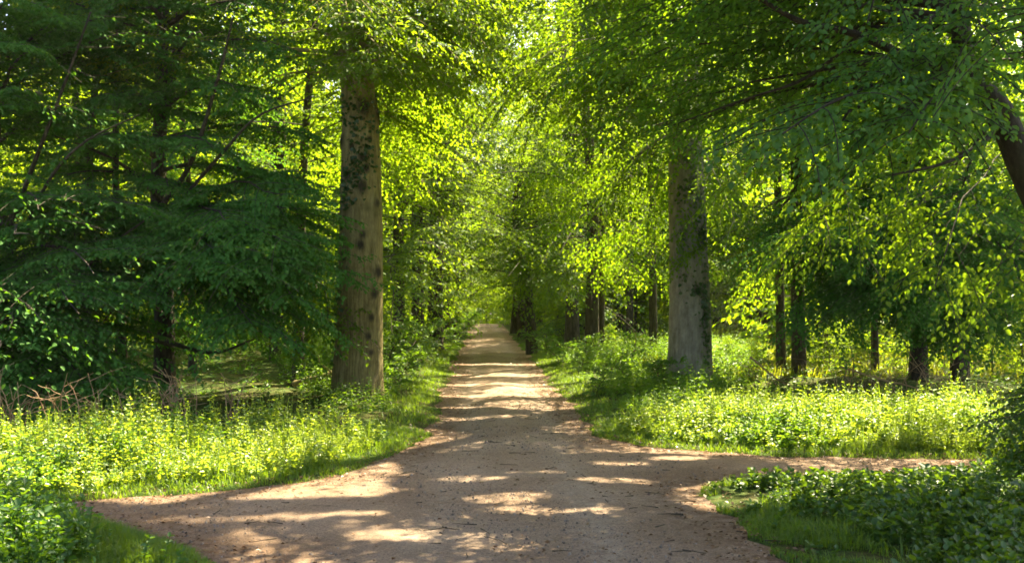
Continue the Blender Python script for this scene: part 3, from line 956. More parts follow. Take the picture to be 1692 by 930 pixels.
row_tree(880, 586, .21, 'stout dark trunk standing closest to the right track edge', seed=25, H=7.5, multi=2, Lmax=5.2, n=50,
         reaches=[L_(4, 900, 440, 33, .03), L_(4.5, 880, 400, 34, .03), L_(5, 930, 370, 33, .03), L_(5.5, 870, 340, 34, .03), L_(3.2, 850, 480, 36, .03), L_(3, 900, 500, 34, .02), L_(6, 900, 300, 32, .03), L_(6.5, 860, 280, 33, .03), L_(7.5, 890, 210, 32, .03), L_(8.5, 840, 180, 33, .03), L_(3.4, 960, 470, 33, .02)])
row_tree(946, 578, .28, 'broad brown trunk between the stout verge trunk and the double stems', seed=26, H=20, multi=2,
         reaches=[L_(10, 870, 190, 40, .03), L_(12, 850, 120, 40, .03), L_(13, 890, 60, 40, .03), L_(14, 840, 20, 40, .03), L_(8, 880, 250, 40, .03), L_(6, 900, 330, 40, .03)])
row_tree(978, 598, .22, 'tall dark trunk with a thinner stem close on its right', seed=27, h0=3.4)
row_tree(994, 596, .10, 'thin dark stem close on the right of a tall trunk', seed=28, h0=3.4, n=16, Lmax=3, over=2)
row_tree(862, 561, .20, 'far roadside trunk on the right verge beside the grass strip', seed=29, H=9)
row_tree(850, 552, .25, 'farthest dark roadside tree on the right verge', seed=30, H=10)
row_tree(1080, 600, .13, 'slim leaning trunk left of the grey beech', seed=31, h0=2.6, n=28, Lmax=3.8, over=0,
         reaches=[L_(3, 1010, 420, 28, .03), L_(3.6, 1060, 380, 27, .03), L_(4.4, 980, 330, 27, .04)])
row_tree(1040, 572, .15, 'small distant trunk seen between slim trunk and double stems', seed=32, over=0)

# --- right-hand wood
b = gp(1320, 632)
make_tree('forest_tree', 'right hand stem of the dark twin trunks behind the right nettles', b, 16, .17, h0=4.6, n=34, Lmax=4.8, leafL=.085, multi=2, seed=40, group='twin trunks', flare=.3,
          reaches=[L_(4.4, 1230, 420, 23, .04), L_(4, 1400, 420, 23, .04), L_(3.6, 1250, 480, 25, .03), L_(5, 1420, 330, 22, .05)])
b = gp(1291, 622)
make_tree('forest_tree', 'left hand stem of the dark twin trunks behind the right nettles', b, 15, .12, h0=4.6, n=24, Lmax=4, leafL=.085, seed=41, group='twin trunks', flare=.3)
b = gp(1446, 626)
make_tree('forest_tree', 'thin dark stem wrapped in shade right of the twin trunks', b, 12, .09, h0=3.0, n=26, Lmax=3.4, leafL=.08, leafmat=LEAF_DARK, jit=(40, 16, .7), crown_kw=dict(sec=.2, twig=.105, leaf=.046, flat=.2, droop=.3), multi=3, seed=42,
          reaches=[L_(3, 1400, 500, 21, .03), L_(3.4, 1480, 460, 21, .03), L_(3, 1380, 400, 20, .03)])
b = gp(1517, 640)
make_tree('forest_tree', 'dark trunk half veiled by hanging sprays right of the thin stem', b, 14, .19, h0=3.0, n=34, Lmax=4.2, leafL=.078, leafmat=LEAF_DARK, jit=(40, 16, .7), crown_kw=dict(sec=.2, twig=.105, leaf=.046, flat=.2, droop=.3), multi=3, seed=43, flare=.3,
          reaches=[L_(3.0, 1430, 500, 19.5, .03), L_(3.2, 1500, 460, 19, .03), L_(3.6, 1560, 420, 19, .03), L_(2.8, 1470, 530, 20, .03), L_(4.2, 1420, 400, 19, .03), L_(4.8, 1480, 340, 19, .03)])
b = gp(1585, 640)
make_tree('forest_tree', 'dark trunk under low boughs near the right edge', b, 14, .2, h0=3.0, n=34, Lmax=4.4, leafL=.078, leafmat=LEAF_DARK, jit=(40, 16, .7), crown_kw=dict(sec=.2, twig=.105, leaf=.046, flat=.2, droop=.3), multi=3, seed=44, flare=.3,
          reaches=[L_(3.0, 1630, 530, 19, .03), L_(2.7, 1560, 545, 20, .03), L_(3.6, 1670, 470, 19, .03), L_(3.2, 1540, 480, 19.5, .03), L_(4.4, 1620, 380, 19, .03)])

# --- the leaning tree that enters at the upper right
tb = np.array([6.4, 9.6])
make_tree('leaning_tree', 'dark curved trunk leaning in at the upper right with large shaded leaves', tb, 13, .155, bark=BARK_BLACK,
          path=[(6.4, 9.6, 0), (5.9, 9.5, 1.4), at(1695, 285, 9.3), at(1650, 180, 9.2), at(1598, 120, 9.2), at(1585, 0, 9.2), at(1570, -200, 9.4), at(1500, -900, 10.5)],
          fork=[([at(1592, 130, 9.2), at(1500, 95, 9.1), at(1410, 55, 9.0), at(1320, 35, 8.9), at(1235, -15, 8.8)], .055), ([at(1420, 60, 9.0), at(1330, 130, 9.6), at(1230, 165, 10.2), at(1090, 215, 11)], .022),
                ([at(1655, 195, 9.2), at(1625, 235, 9.0), at(1560, 270, 8.8), at(1470, 290, 8.6)], .028), ([at(1640, 200, 9.2), at(1610, 240, 9.1), at(1600, 280, 9.0), at(1590, 310, 9)], .02), ([at(1480, 92, 9.1), at(1400, 150, 9.4), at(1300, 180, 9.8), at(1180, 250, 10.6)], .02)],
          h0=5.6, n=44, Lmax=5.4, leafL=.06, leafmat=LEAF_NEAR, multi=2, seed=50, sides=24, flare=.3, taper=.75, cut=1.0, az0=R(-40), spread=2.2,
          crown_kw=dict(sec=.2, twig=.10, leaf=.04, twig_len=.42),
          reaches=[L_(4.0, 1360, 210, 8.2, .04, bend=.05), L_(3.9, 1420, 270, 8.0, .035), L_(4.1, 1450, 130, 7.8, .04), L_(4.3, 1560, 40, 7.5, .03), L_(3.8, 1500, 200, 7.6, .03), L_(4.2, 1600, 90, 7.4, .025),
                   L_(4.6, 1250, -10, 9.4, .06, arch=.02), L_(4.1, 1090, 225, 12.5, .045, arch=.03), L_(4.4, 1160, 130, 11.5, .04), L_(4.5, 1280, 90, 10, .04), L_(4.8, 1100, 40, 12, .05),
                   L_(5.0, 1400, 20, 8.6, .04), L_(4.2, 1680, 40, 7.6, .02), L_(4.9, 960, 30, 13, .05), L_(5.2, 1200, 10, 10.5, .05)])
# limbs with bright hanging sprays
tb = np.array([7.6, 13.4])
make_tree('forest_tree', 'tree beyond the right edge with sunlit hanging sprays', tb, 13, .17, h0=5.0, n=30, Lmax=5, leafL=.07, leafmat=LEAF, jit=(35, 15, .5), multi=2, seed=51, az0=R(-60), spread=2.4,
          crown_kw=dict(sec=.22, twig=.11, leaf=.048, droop=.3),
          reaches=[L_(4.6, 1330, 390, 12, .035, arch=.14), L_(4.4, 1480, 400, 11.8, .03, arch=.14), L_(4.3, 1560, 380, 11.6, .025, arch=.12), L_(4.7, 1400, 330, 12.3, .03, arch=.12), L_(3.8, 1620, 480, 10.6, .02, arch=.2), L_(3.9, 1670, 420, 10.8, .02, arch=.16), L_(5.2, 1290, 300, 13, .04, arch=.1)])
tb = np.array([7.5, 11.7])
make_tree('understory_bush', 'dark low bush trailing over the path at the right edge', tb, 3.2, .07, h0=.4, n=30, Lmax=1.35, leafL=.065, leafmat=BRAMBLE, multi=3, seed=52, cut=0, top_scale=1, el0=-.1, droop=.8,
          crown_kw=dict(sec=.13, twig=.08, leaf=.04), reaches=[L_(1.0, 1690, 720, 11.2, .02)], cat='bush')

# ------------------------------------------------------------------ background trees: four kinds, copied
PROTO = []
for i, (H, h0, n, Lm, r) in enumerate([(20, 1.4, 60, 4.8, .20), (25, 2.2, 64, 5.4, .25), (12, 1.0, 44, 4.0, .14), (5.5, .3, 40, 2.8, .06)]):
    t = make_tree('background_tree', 'tree', (0, 0), H, r, h0=h0, n=n, Lmax=Lm, leafL=.17, leafmat=LEAF_FAR, seed=60 + i, local=True, simple=True, sides=8, top_scale=1,
                  crown_kw=dict(sec=.33, twig=.20, leaf=.10, twig_len=.65, flat=.28), group='woodland trees behind the front trunks')
    PROTO.append(t)
used = [False] * 4
BG = []
taken = []
def try_place(x, y, mind):
    for (a, c) in taken:
        if (a - x) ** 2 + (c - y) ** 2 < mind ** 2:
            return False
    taken.append((x, y))
    return True
rb = np.random.default_rng(21)
cands = []
for _ in range(6000):
    y = rb.uniform(30, 120)
    x = rb.uniform(-.62 * y - 8, .62 * y + 8)
    if -5.4 < x - .4 < 5.4 and y < 92:
        continue
    if -3 < x < 15 and 94 < y < 112:      # bright opening at the end of the avenue
        continue
    if 4 < x < 22 and 31 < y < 44:      # sunlit clearing on the right
        continue
    if -28 < x < -5 and 41 < y < 47:      # and a gap that lights the leaves in front of it
        continue
    if -26 < x < -5 and 29 < y < 30.5:    # glade on the left
        continue
    if try_place(x, y, 4.2 if y < 70 else 6.0):
        cands.append((x, y))
ROWS = []
for y in np.arange(45, 93, 6.5):
    for sgn in (-1, 1):
        ROWS.append(len(cands))
        cands.append((.42 + sgn * rb.uniform(5.6, 6.6), y + rb.uniform(-2, 2)))
for x, y in [(-6, 103), (-5.5, 96), (-1, 115), (3, 116), (6, 118)]:
    cands.append((x, y))
low = []
for x in np.arange(-62, 63, 3.2):
    for yy in (79, 112):
        if yy < 92 and abs(x - .4) < 6:
            continue
        low.append((x + rb.uniform(-1.2, 1.2), yy + rb.uniform(-3, 3)))
low += [(rb.uniform(-7, 8), rb.uniform(96, 108)) for _ in range(10)]
NTREE = len(cands)
for n_, (x, y) in enumerate(cands + low):
    k = 3 if n_ >= NTREE else int(rb.choice([0, 2])) if n_ in ROWS and y < 60 else 0 if n_ in ROWS else int(rb.choice(4, p=[.12, .08, .45, .35] if y < 52 else ([.4, .25, .2, .15] if y < 75 else [.3, .5, .1, .1])))
    lab = 'pale green woodland tree in the sunlit mass behind the front trunks'
    grp = None
    if k == 3:
        lab, grp = 'low leafy bush filling the gaps between the far trunks', 'low bushes between the far trunks'
    loc = (x, y, float(ground_z(x, y)))
    sc = rb.uniform(.85, 1.15)
    if not used[k]:
        used[k] = True
        o = PROTO[k]
        o.location, o.scale = loc, (sc,) * 3
        o['label'] = lab
        if grp:
            o['group'] = grp
            o['category'] = 'bush'
            o.name = 'woodland_bush'
    else:
        copy_tree(PROTO[k], loc, rb.uniform(0, 6.28), sc, lab, grp)
for px, dd, sc_ in [(1060, 30, .22), (1200, 27, .25), (1245, 25, .2), (1370, 26, .3), (1410, 24, .22), (1500, 27, .3), (1560, 26, .26), (1640, 25, .34), (1690, 27, .4), (1250, 33, .3), (1440, 34, .3), (1010, 36, .3), (1130, 34, .3), (1600, 32, .35), (1350, 38, .35)]:
    q = at(px, 600, dd)
    copy_tree(PROTO[3], (q[0], q[1], float(ground_z(q[0], q[1]))), rb.uniform(0, 6.28), sc_ * (.62 if px < 1340 else .95), 'small loose bush at the edge of the sunlit clearing', 'small bushes at the clearing')
print('background trees', len(cands))

# ------------------------------------------------------------------ undergrowth


def scatter(n, x0, x1, y0, y1, cond):
    x = rng.uniform(x0, x1, n)
    y = rng.uniform(y0, y1, n)
    d = road_dist(x, y)
    k = cond(x, y, d)
    x, y, d = x[k], y[k], d[k]
    return x, y, ground_z(x, y, d), d


def fbm(x, y, s=1.0, o=0.0):
    return (np.sin(x * 1.3 * s + 1.7 * np.sin(y * .9 * s + o)) + np.sin(y * 1.7 * s + 1.3 * np.sin(x * 1.1 * s + o * 2)) + .6 * np.sin(x * 3.9 * s + y * 2.7 * s + o)) / 2.6


def herbs(name, label, xyz, height, mat, leafL, nodes=9, per=3, leafW=.5, lean=.22, stem=True, top=0.35, simple=False, cat='undergrowth', droop=-.25):
    """Upright leafy stems merged into one mass."""
    x, y, z = xyz
    n = len(x)
    az = rng.uniform(0, 6.28, n)
    ln = np.abs(rng.normal(0, lean, n))
    up = unit(np.stack([np.cos(az) * ln, np.sin(az) * ln, np.ones(n)], 1))
    B = np.stack([x, y, z - .02], 1)
    i = np.repeat(np.arange(n), nodes * per)
    nd = np.tile(np.repeat(np.arange(nodes), per), n)
    pr = np.tile(np.arange(per), n * nodes)
    t = (nd + rng.random(len(i)) * .7 + .5) / (nodes + .2)
    P = B[i] + up[i] * (t * height[i])[:, None]
    a = az[i] + nd * 1.571 + pr * 2 * np.pi / per + rng.normal(0, .3, len(i))
    el = rng.normal(droop, .3, len(i)) + t * .7
    D = np.stack([np.cos(a) * np.cos(el), np.sin(a) * np.cos(el), np.sin(el)], 1)
    Nn = unit(np.array([0, 0, 1.]) + rng.normal(0, .35, (len(i), 3)) + .2 * D)
    L = leafL * (.55 + .9 * rng.random(n) ** 1.3)[i] * rng.uniform(.75, 1.2, len(i)) * (1 - (1 - top) * t ** 2) * (.75 + .35 * np.minimum(height[i], 1))
    V, Fq = leaf_verts(P, D, Nn, L, np.full(len(i), leafW), .14, simple)
    rnd = np.repeat(np.clip(rng.random(len(i)) * .6 + .4 * rng.random(n)[i], 0, 1), 1 if simple else 2)
    faces = [Fq]
    if stem:
        w = .004 + .003 * rng.random(n)
        pr_ = unit(np.cross(up, rng.normal(0, 1, (n, 3))))
        pq = np.cross(up, pr_)
        T = B + up * height[:, None]
        tri = [pr_ * w[:, None], (-.5 * pr_ + .87 * pq) * w[:, None], (-.5 * pr_ - .87 * pq) * w[:, None]]
        SV = np.stack([B + q for q in tri] + [T + q * .4 for q in tri], 1).reshape(-1, 3)
        o = (np.arange(n, dtype=np.int32) * 6)[:, None] + len(V)
        SF = np.concatenate([o + np.array([[0, 1, 4, 3]]), o + np.array([[1, 2, 5, 4]]), o + np.array([[2, 0, 3, 5]])], 1).reshape(-1, 4)
        V = np.vstack([V, SV])
        faces.append(SF)
        rnd = np.r_[rnd, np.repeat(rng.random(n), 3)]
    ob = link(name, mesh_np(name, V, faces, mat, face_attr=('rnd', rnd)))
    return tag(ob, label, cat, kind='stuff')


def grass(name, label, xyz, height, mat, width=.006, lean=.8):
    x, y, z = xyz
    n = len(x)
    az = rng.uniform(0, 6.28, n)
    height = height * np.clip(.75 + .45 * fbm(x, y, 2.3, 7), .3, 1.4)
    l1 = np.abs(rng.normal(0, lean, n)) * height
    hd = np.stack([np.cos(az), np.sin(az), np.zeros(n)], 1)
    sd = np.stack([-np.sin(az), np.cos(az), np.zeros(n)], 1) * (width * rng.uniform(.7, 1.4, n))[:, None]
    B = np.stack([x, y, z - .01], 1)
    upv = np.array([0, 0, 1.])[None]
    M = B + hd * (l1 * .3)[:, None] + upv * (height * .6)[:, None]
    T = B + hd * l1[:, None] + upv * (height * (1 - .25 * np.minimum(l1 / height, 1.5)))[:, None]
    V = np.stack([B - sd * .5, B + sd * .5, M + sd * .42, M - sd * .42, T + sd * .06, T - sd * .06], 1).reshape(-1, 3)
    o = (np.arange(n, dtype=np.int32) * 6)[:, None]
    Fq = np.concatenate([o + np.array([[0, 1, 2, 3]]), o + np.array([[3, 2, 4, 5]])], 1).reshape(-1, 4)
    ob = link(name, mesh_np(name, V, [Fq], mat, face_attr=('rnd', np.repeat(np.clip(.5 * rng.random(n) + .3 + .3 * fbm(x, y, 1.9, 3), 0, 1), 2))))
    return tag(ob, label, 'grass', kind='stuff')


# left nettle bank
x, y, z, d = scatter(15000, -9.5, -.6, 10.2, 18.5, lambda x, y, d: (d > .32) & (y < 13.6 + .4 * np.sin(x * 1.3) - .25 * np.clip(x + 4, 0, 9)**1.0 * 0 + .35 * np.clip(x + 4, 0, 3)) & (x < -1.0) & (x > -.62 * y))
mound = lambda x, y, o: .82 + .20 * fbm(x, y, .8, o) + .28 * fbm(x, y, 1.9, o + 2) + .10 * fbm(x, y, 4.1, o + 5)
h = np.clip(.26 + d * .42, 0, .76) * mound(x, y, 0) * (.66 + .46 * rng.random(len(x)) ** 2) * 1.02


def weeds(side, x, y, z, h, o):
    """Three kinds of weed growing in patches of their own."""
    kind = fbm(x, y, 1.25, o) + .35 * rng.normal(0, 1, len(x))
    for nm, k, mat, lf, nd, pr, w_, hk, lab in (
            ('nettle_bank', (kind > -.35) & (kind < .45), NETTLE, .075, 9, 2, .60, 1.0, 'bright sunlit nettles massed along the ' + side),
            ('goosegrass_bank', kind >= .45, NETTLE, .042, 13, 3, .40, .92, 'fine pale weeds foaming up between the nettles of the ' + side),
            ('dock_clumps', (kind <= -.35) & (rng.random(len(x)) < .6), HERB, .12, 6, 2, .52, .8, 'broad leaved green weeds in clumps along the ' + side)):
        herbs(nm, lab, (x[k], y[k], z[k]), h[k] * hk, mat, lf, nodes=nd, per=pr, leafW=w_, lean=.3, cat='weeds', droop=-.3)


weeds('left branch of the track', x, y, z, h, 3)
# right nettle bank
x, y, z, d = scatter(15000, .9, 10.5, 12.3, 18.6, lambda x, y, d: (d > .3) & (y < 15.6 + .3 * np.sin(x * 1.7)) & (x > 1.9 + .1 * (y - 14)) & (x < .62 * y))
h = np.clip(.24 + d * .40, 0, .64) * mound(x, y, 4) * (.70 + .46 * rng.random(len(x)) ** 2) * 1.02
weeds('right branch of the track', x, y, z, h, 8)
# darker herbs behind right bank / along right verge
x, y, z, d = scatter(9000, 1.9, 9, 16.5, 38, lambda x, y, d: (d > .75 + .25 * fbm(x, y, 1.2)) & (x < 2.2 + .36 * (y - 13)) & (fbm(x, y, .7, 4) > -.55))
h = np.clip(.16 + (d - .6) * .34, .1, .7) * rng.uniform(.6, 1.25, len(x)) * (.8 + .55 * fbm(x, y, 1.6, 8)).clip(.25, 1.5)
herbs('verge_herbs', 'shaded green herbs filling the right verge behind the nettles', (x, y, z), h, HERB, .09, nodes=6, per=2, stem=False, cat='herbs')
x, y, z, d = scatter(9000, -9, -1.2, 17, 42, lambda x, y, d: (d > .9 + .3 * fbm(x, y, 1.2)) & (x > -2.6 - .25 * (y - 17)) & (fbm(x, y, .7, 5) > -.55))
h = np.clip(.15 + (d - .7) * .34, .1, .75) * rng.uniform(.6, 1.25, len(x)) * (.8 + .55 * fbm(x, y, 1.6, 2)).clip(.25, 1.5)
herbs('verge_herbs', 'green herbs along the left verge beyond the knotted beech', (x, y, z), h, HERB, .09, nodes=6, per=2, stem=False, cat='herbs')
# near left corner
x, y, z, d = scatter(7000, -7, -2.0, 6.2, 9.4, lambda x, y, d: (d > .16 + .7 * np.clip((x + 3.9) / 1.2, 0, 1) * (rng.random(len(x)) < .97)) & (x < -1.9))
h = np.clip(.16 + d * .30, .12, .62) * rng.uniform(.6, 1.2, len(x))
herbs('corner_herbs', 'broad leaved herbs filling the near left corner', (x, y, z), h, HERB, .065, nodes=5, per=3, leafW=.62, droop=-.1, cat='herbs', top=.8)
# near right bank: brambles
x, y, z, d = scatter(8000, 2.3, 8.5, 6.0, 12.0, lambda x, y, d: (d > .12 + (.18 + .35 * np.clip((9.8 - y), 0, 1)) * (rng.random(len(x)) < .85)) & (fbm(x, y, 1.4, 3) > -.6))
h = np.clip(.10 + d * .2, .1, .34) * rng.uniform(.6, 1.25, len(x)) * (1.0 + .25 * fbm(x, y, 1.1, 6))
herbs('bramble_bank', 'dark bramble leaves covering the near right bank', (x, y, z), h * (.8 + .45 * np.clip((x - 4.2) / 2, 0, 1)), BRAMBLE, .066, nodes=4, per=3, leafW=.75, droop=-.05, cat='brambles', top=.9)
# grass verges
x, y, z, d = scatter(150000, -3.4, 3.4, 14, 46, lambda x, y, d: (d > -.02 - .16 * np.clip(fbm(x, y, 3.3, 4), 0, 1) * rng.random(len(x))) & (d < .5 + .5 * rng.random(len(x)) ** 2) & (np.abs(x - .42) < 3.2))
grass('verge_grass', 'short grass strips along both edges of the straight track', (x, y, z), rng.uniform(.06, .16, len(x)) * np.clip(.5 + d, .5, 1.3), GRASS, .010)
x, y, z, d = scatter(200000, -8, 9, 9.8, 15.5, lambda x, y, d: (d > -.02 - .16 * np.clip(fbm(x, y, 3.3, 4), 0, 1) * rng.random(len(x))) & (d < .45 + .3 * rng.random(len(x)) ** 2) & (y > 9.9 + .09 * np.abs(x)) & ((x < 1) | (y > 12)))
grass('bank_grass', 'fringe of grass at the foot of the nettle banks', (x, y, z), rng.uniform(.06, .2, len(x)) * np.clip(.5 + d, .5, 1.3), GRASS, .008)
x, y, z, d = scatter(150000, -5.5, -1.7, 5.5, 9.5, lambda x, y, d: (d > -.02 - .16 * np.clip(fbm(x, y, 3.3, 4), 0, 1) * rng.random(len(x))) & (d < .5 + 1.1 * np.clip((x + 3.9) / 1.4, 0, 1) * rng.random(len(x)) ** .5))
grass('corner_grass', 'lush grass tongue at the near left corner of the junction', (x, y, z), rng.uniform(.08, .24, len(x)) * np.clip(.5 + d, .5, 1.2), GRASS, .007)
x, y, z, d = scatter(150000, 1.9, 6.5, 5.5, 11.2, lambda x, y, d: (d > -.02 - .16 * np.clip(fbm(x, y, 3.3, 4), 0, 1) * rng.random(len(x))) & (d < .35 + .5 * rng.random(len(x)) ** 2) & (fbm(x, y, 1.7, 1) > -.35))
grass('bank_edge_grass', 'ragged grass edging the near right bank', (x, y, z), rng.uniform(.06, .2, len(x)) * np.clip(.5 + d, .5, 1.2), GRASS, .007)
x, y, z, d = scatter(8000, -9.5, 10.5, 10.2, 17, lambda x, y, d: (d > .35) & (((x < -1.0) & (y < 14) & (y > 9.9)) | ((x > 2.0) & (y > 12.3) & (y < 16))) & (fbm(x, y, 1.5, 5) > -.1) & (np.abs(x) < .62 * y))
grass('tall_grass', 'tall arching grass blades mixed among the sunlit nettles', (x, y, z), rng.uniform(.35, .8, len(x)) * np.clip(.4 + d * .6, .4, 1), GRASS, .010, lean=.7)
SAP = None
for px, py, sc_ in [(640, 628, 1.0), (668, 618, 1.1), (700, 604, 1.2), (735, 584, 1.2), (752, 572, 1.3), (655, 650, .8), (905, 592, 1.1), (925, 606, 1.0), (868, 566, 1.2), (960, 622, .9), (1010, 634, .9), (1036, 650, .75),
                    (1118, 652, 1.0), (1090, 640, .8), (1060, 612, 1.0), (1005, 602, 1.1), (1240, 640, .8), (1180, 640, .7), (985, 660, .7)]:
    q = gp(px, py)
    zz = float(ground_z(q[0], q[1]))
    lab = 'bushy green seedling rising out of the herbs beside the track'
    if SAP is None:
        SAP = make_tree('seedling', lab, (0, 0), 1.25, .014, h0=.15, n=13, Lmax=.62, leafL=.085, leafmat=HERB, bark=BARK_DARK, seed=90, local=True, sides=5, top_scale=1, flare=.1, el0=.15,
                        crown_kw=dict(sec=.10, twig=.09, leaf=.05, twig_len=.2, flat=.4), group='seedlings in the verges', cat='seedling')
        SAP.location = (q[0], q[1], zz)
        SAP.scale = (sc_,) * 3
    else:
        copy_tree(SAP, (q[0], q[1], zz), rng.uniform(0, 6.28), sc_ * (.62 if q[0] > 1 else .85))
# meadow in the clearing
x, y, z, d = scatter(90000, 4, 30, 24, 60, lambda x, y, d: (d > 2.5) & (x > .1 * y))
grass('meadow_grass', 'yellow sunlit grass of the clearing behind the right wood', (x, y, z), rng.uniform(.12, .4, len(x)), MEADOW, .03)
# forest floor growth
x, y, z, d = scatter(26000, -34, 34, 17, 70, lambda x, y, d: (d > 1.6) & (np.abs(x) < .6 * y + 3) & (fbm(x, y, .5, 9) > -.4) & ((x > -2) | (y > 24) | (rng.random(len(x)) < .35)) & ~((x > 4) & (y > 30) & (y < 58)))
herbs('forest_floor_herbs', 'low green growth covering the floor of the wood', (x, y, z), rng.uniform(.1, .4, len(x)), HERB, .14, nodes=3, per=3, stem=False, simple=True, leafW=.5, cat='ground cover')

# dead leaves and stones on the track
x = rng.uniform(-9, 9, 60000)
y = 5.5 + 30 * rng.random(60000) ** 1.8
d = road_dist(x, y)
k = (d < .25) & (rng.random(len(x)) < np.where(d > -.5, 1.0, np.where(fbm(x, y, 1.1, 2) > .3, .3, .08)))
x, y, d = x[k], y[k], d[k]
zz = np.where(d < 0, .02 + .03 * np.clip(-d / 1.2, 0, 1), .05)
n = len(x)
a = rng.uniform(0, 6.28, n)
me = leaf_mesh('leaf_litter', np.stack([x, y, zz + .004], 1), unit(np.stack([np.cos(a), np.sin(a), rng.normal(.05, .25, n)], 1)), unit(np.array([0, 0, 1.]) + rng.normal(0, .35, (n, 3))),
               rng.uniform(.02, .055, n), rng.uniform(.3, .7, n), LITTER, simple=True, fold=.3)
tag(link('leaf_litter', me), 'brown dead leaf scraps strewn over the track and its edges', 'leaf litter', kind='stuff')
x = rng.uniform(-8, 6, 30000)
y = 5.5 + 14 * rng.random(30000) ** 1.5
d = road_dist(x, y)
k = d < -.02
x, y, d = x[k], y[k], d[k]
n = len(x)
s = .005 + .012 * rng.random(n) ** 5
a = rng.uniform(0, 6.28, n)
zz = .012 + .03 * np.clip(-d / 1.2, 0, 1)
V = []
for q in range(4):
    V.append(np.stack([x + s * np.cos(a + q * 1.571) * rng.uniform(.8, 1.3, n), y + s * np.sin(a + q * 1.571) * rng.uniform(.8, 1.3, n), zz - .004], 1))
for q in range(4):
    V.append(np.stack([x + .55 * s * np.cos(a + q * 1.571 + .3), y + .55 * s * np.sin(a + q * 1.571 + .3), zz + s * .75], 1))
V = np.stack(V, 1).reshape(-1, 3)
o = (np.arange(n, dtype=np.int32) * 8)[:, None]
Fq = np.concatenate([o + np.array([[q, (q + 1) % 4, 4 + (q + 1) % 4, 4 + q]]) for q in range(4)] + [o + np.array([[4, 5, 6, 7]])], 1).reshape(-1, 4)
tag(link('pebbles', mesh_np('pebbles', V, [Fq], PEBBLE, face_attr=('rnd', np.repeat(rng.random(n), 5)))), 'loose stones scattered over the gravel track', 'pebbles', kind='stuff')


W = Wood()
for _ in range(260):
    tx = rng.uniform(-4, 4.5)
    ty = 6 + 12 * rng.random() ** 1.4
    if road_dist(np.array([tx]), np.array([ty]))[0] > .1:
        continue
    a = rng.uniform(0, 6.28)
    L_t = rng.uniform(.05, .25)
    q = np.array([tx, ty, .055]) + np.cumsum(np.vstack([np.zeros(3), np.repeat([[math.cos(a), math.sin(a), 0]], 4, 0) * L_t / 4 + rng.normal(0, .008, (4, 3)) * [1, 1, .2]]), 0)
    W.add(q, np.linspace(.005, .002, 5), 4)
tag(link('twig_litter', W.mesh('twig_litter', BARK_DARK)), 'short dead twigs lying about on the track', 'twigs', kind='stuff')


# ------------------------------------------------------------------ dead stems, fallen boughs
def cane_clump(label, bx, by, n, hgt, spread, lean_az=None, r=.008, branch=3, name='dead_stems', cat='dead stems'):
    W = Wood()
    bz = float(ground_z(bx, by))
    for _ in range(n):
        az = rng.uniform(0, 6.28) if lean_az is None else lean_az + rng.normal(0, .5)
        L = hgt * rng.uniform(.7, 1.2)
        o = np.array([bx + rng.normal(0, spread * .3), by + rng.normal(0, spread * .2), bz])
        t = np.linspace(0, 1, 9)
        out = spread * rng.uniform(.2, .9)
        pts = o + np.stack([np.sin(az) * out * t ** 1.6, np.cos(az) * out * t ** 1.6, L * (t - .35 * rng.random() * t ** 3)], 1)
        pts += np.cumsum(rng.normal(0, .012, (9, 3)), 0)
        W.add(pts, np.linspace(r, r * .35, 9), 4)
        for _b in range(branch):
            i = rng.integers(3, 8)
            q = pts[i] + np.cumsum(np.vstack([np.zeros(3), np.repeat([[rng.normal(0, .06), rng.normal(0, .05), .035]], 4, 0) + rng.normal(0, .015, (4, 3))]), 0)
            W.add(q, np.linspace(r * .6, r * .25, 5), 3)
    ob = link(name, W.mesh(name, TWIG_DRY, (bx, by, bz)))
    ob.location = (bx, by, bz)
    return tag(ob, label, cat, 'dead stems above the undergrowth')

for px, dd, n, hh, lab in [(22, 14.0, 9, .85, 'dry brown stems tangled at the far left of the nettle bank'), (98, 14.2, 5, .72, 'tall forked dry stem in the left nettles under the leaning tree'),
                           (150, 14.2, 5, .85, 'bent dry stalks behind the left nettles near the slender pole'), (225, 14.3, 5, .85, 'few thin dry stalks left of the forked tree foot'),
                           (292, 14.4, 12, .85, 'thick tangle of brown stems at the foot of the forked tree'), (385, 14.6, 5, .8, 'sparse dry twigs between forked tree and knotted beech')]:
    q = at(px, 600, dd)
    cane_clump(lab, q[0], q[1], n, hh, .4, r=.011)
for px, dd, n, hh, lab in [(1390, 20.0, 12, .9, 'arching brown bramble canes right of the twin trunks'), (1470, 19.4, 14, .9, 'tangled brown canes below the veiled dark trunk'),
                           (1555, 18.5, 12, 1.0, 'dry arching canes at the right end of the nettles'), (1260, 22, 7, .8, 'dead canes left of the twin trunks')]:
    q = at(px, 600, dd)
    cane_clump(lab, q[0], q[1], n, hh, .9, r=.009, branch=2)


def fallen(label, pts, r, name='fallen_bough'):
    pts = smooth_path(pts, 16)
    W = Wood()
    W.add(pts, np.linspace(r, r * .4, 16), 8, 1 + .08 * rng.normal(0, 1, (16, 8)))
    for i in (5, 9, 12):
        q = pts[i] + np.cumsum(np.vstack([np.zeros(3), np.repeat([[rng.normal(0, .12), rng.normal(0, .1), .12]], 5, 0) + rng.normal(0, .03, (5, 3))]), 0)
        W.add(q, np.linspace(r * .4, r * .12, 6), 5)
    o = pts[0].copy()
    ob = link(name, W.mesh(name, TWIG_DRY if r < .05 else BARK_WARM, o))
    ob.location = o
    return tag(ob, label, 'branch', 'fallen boughs')

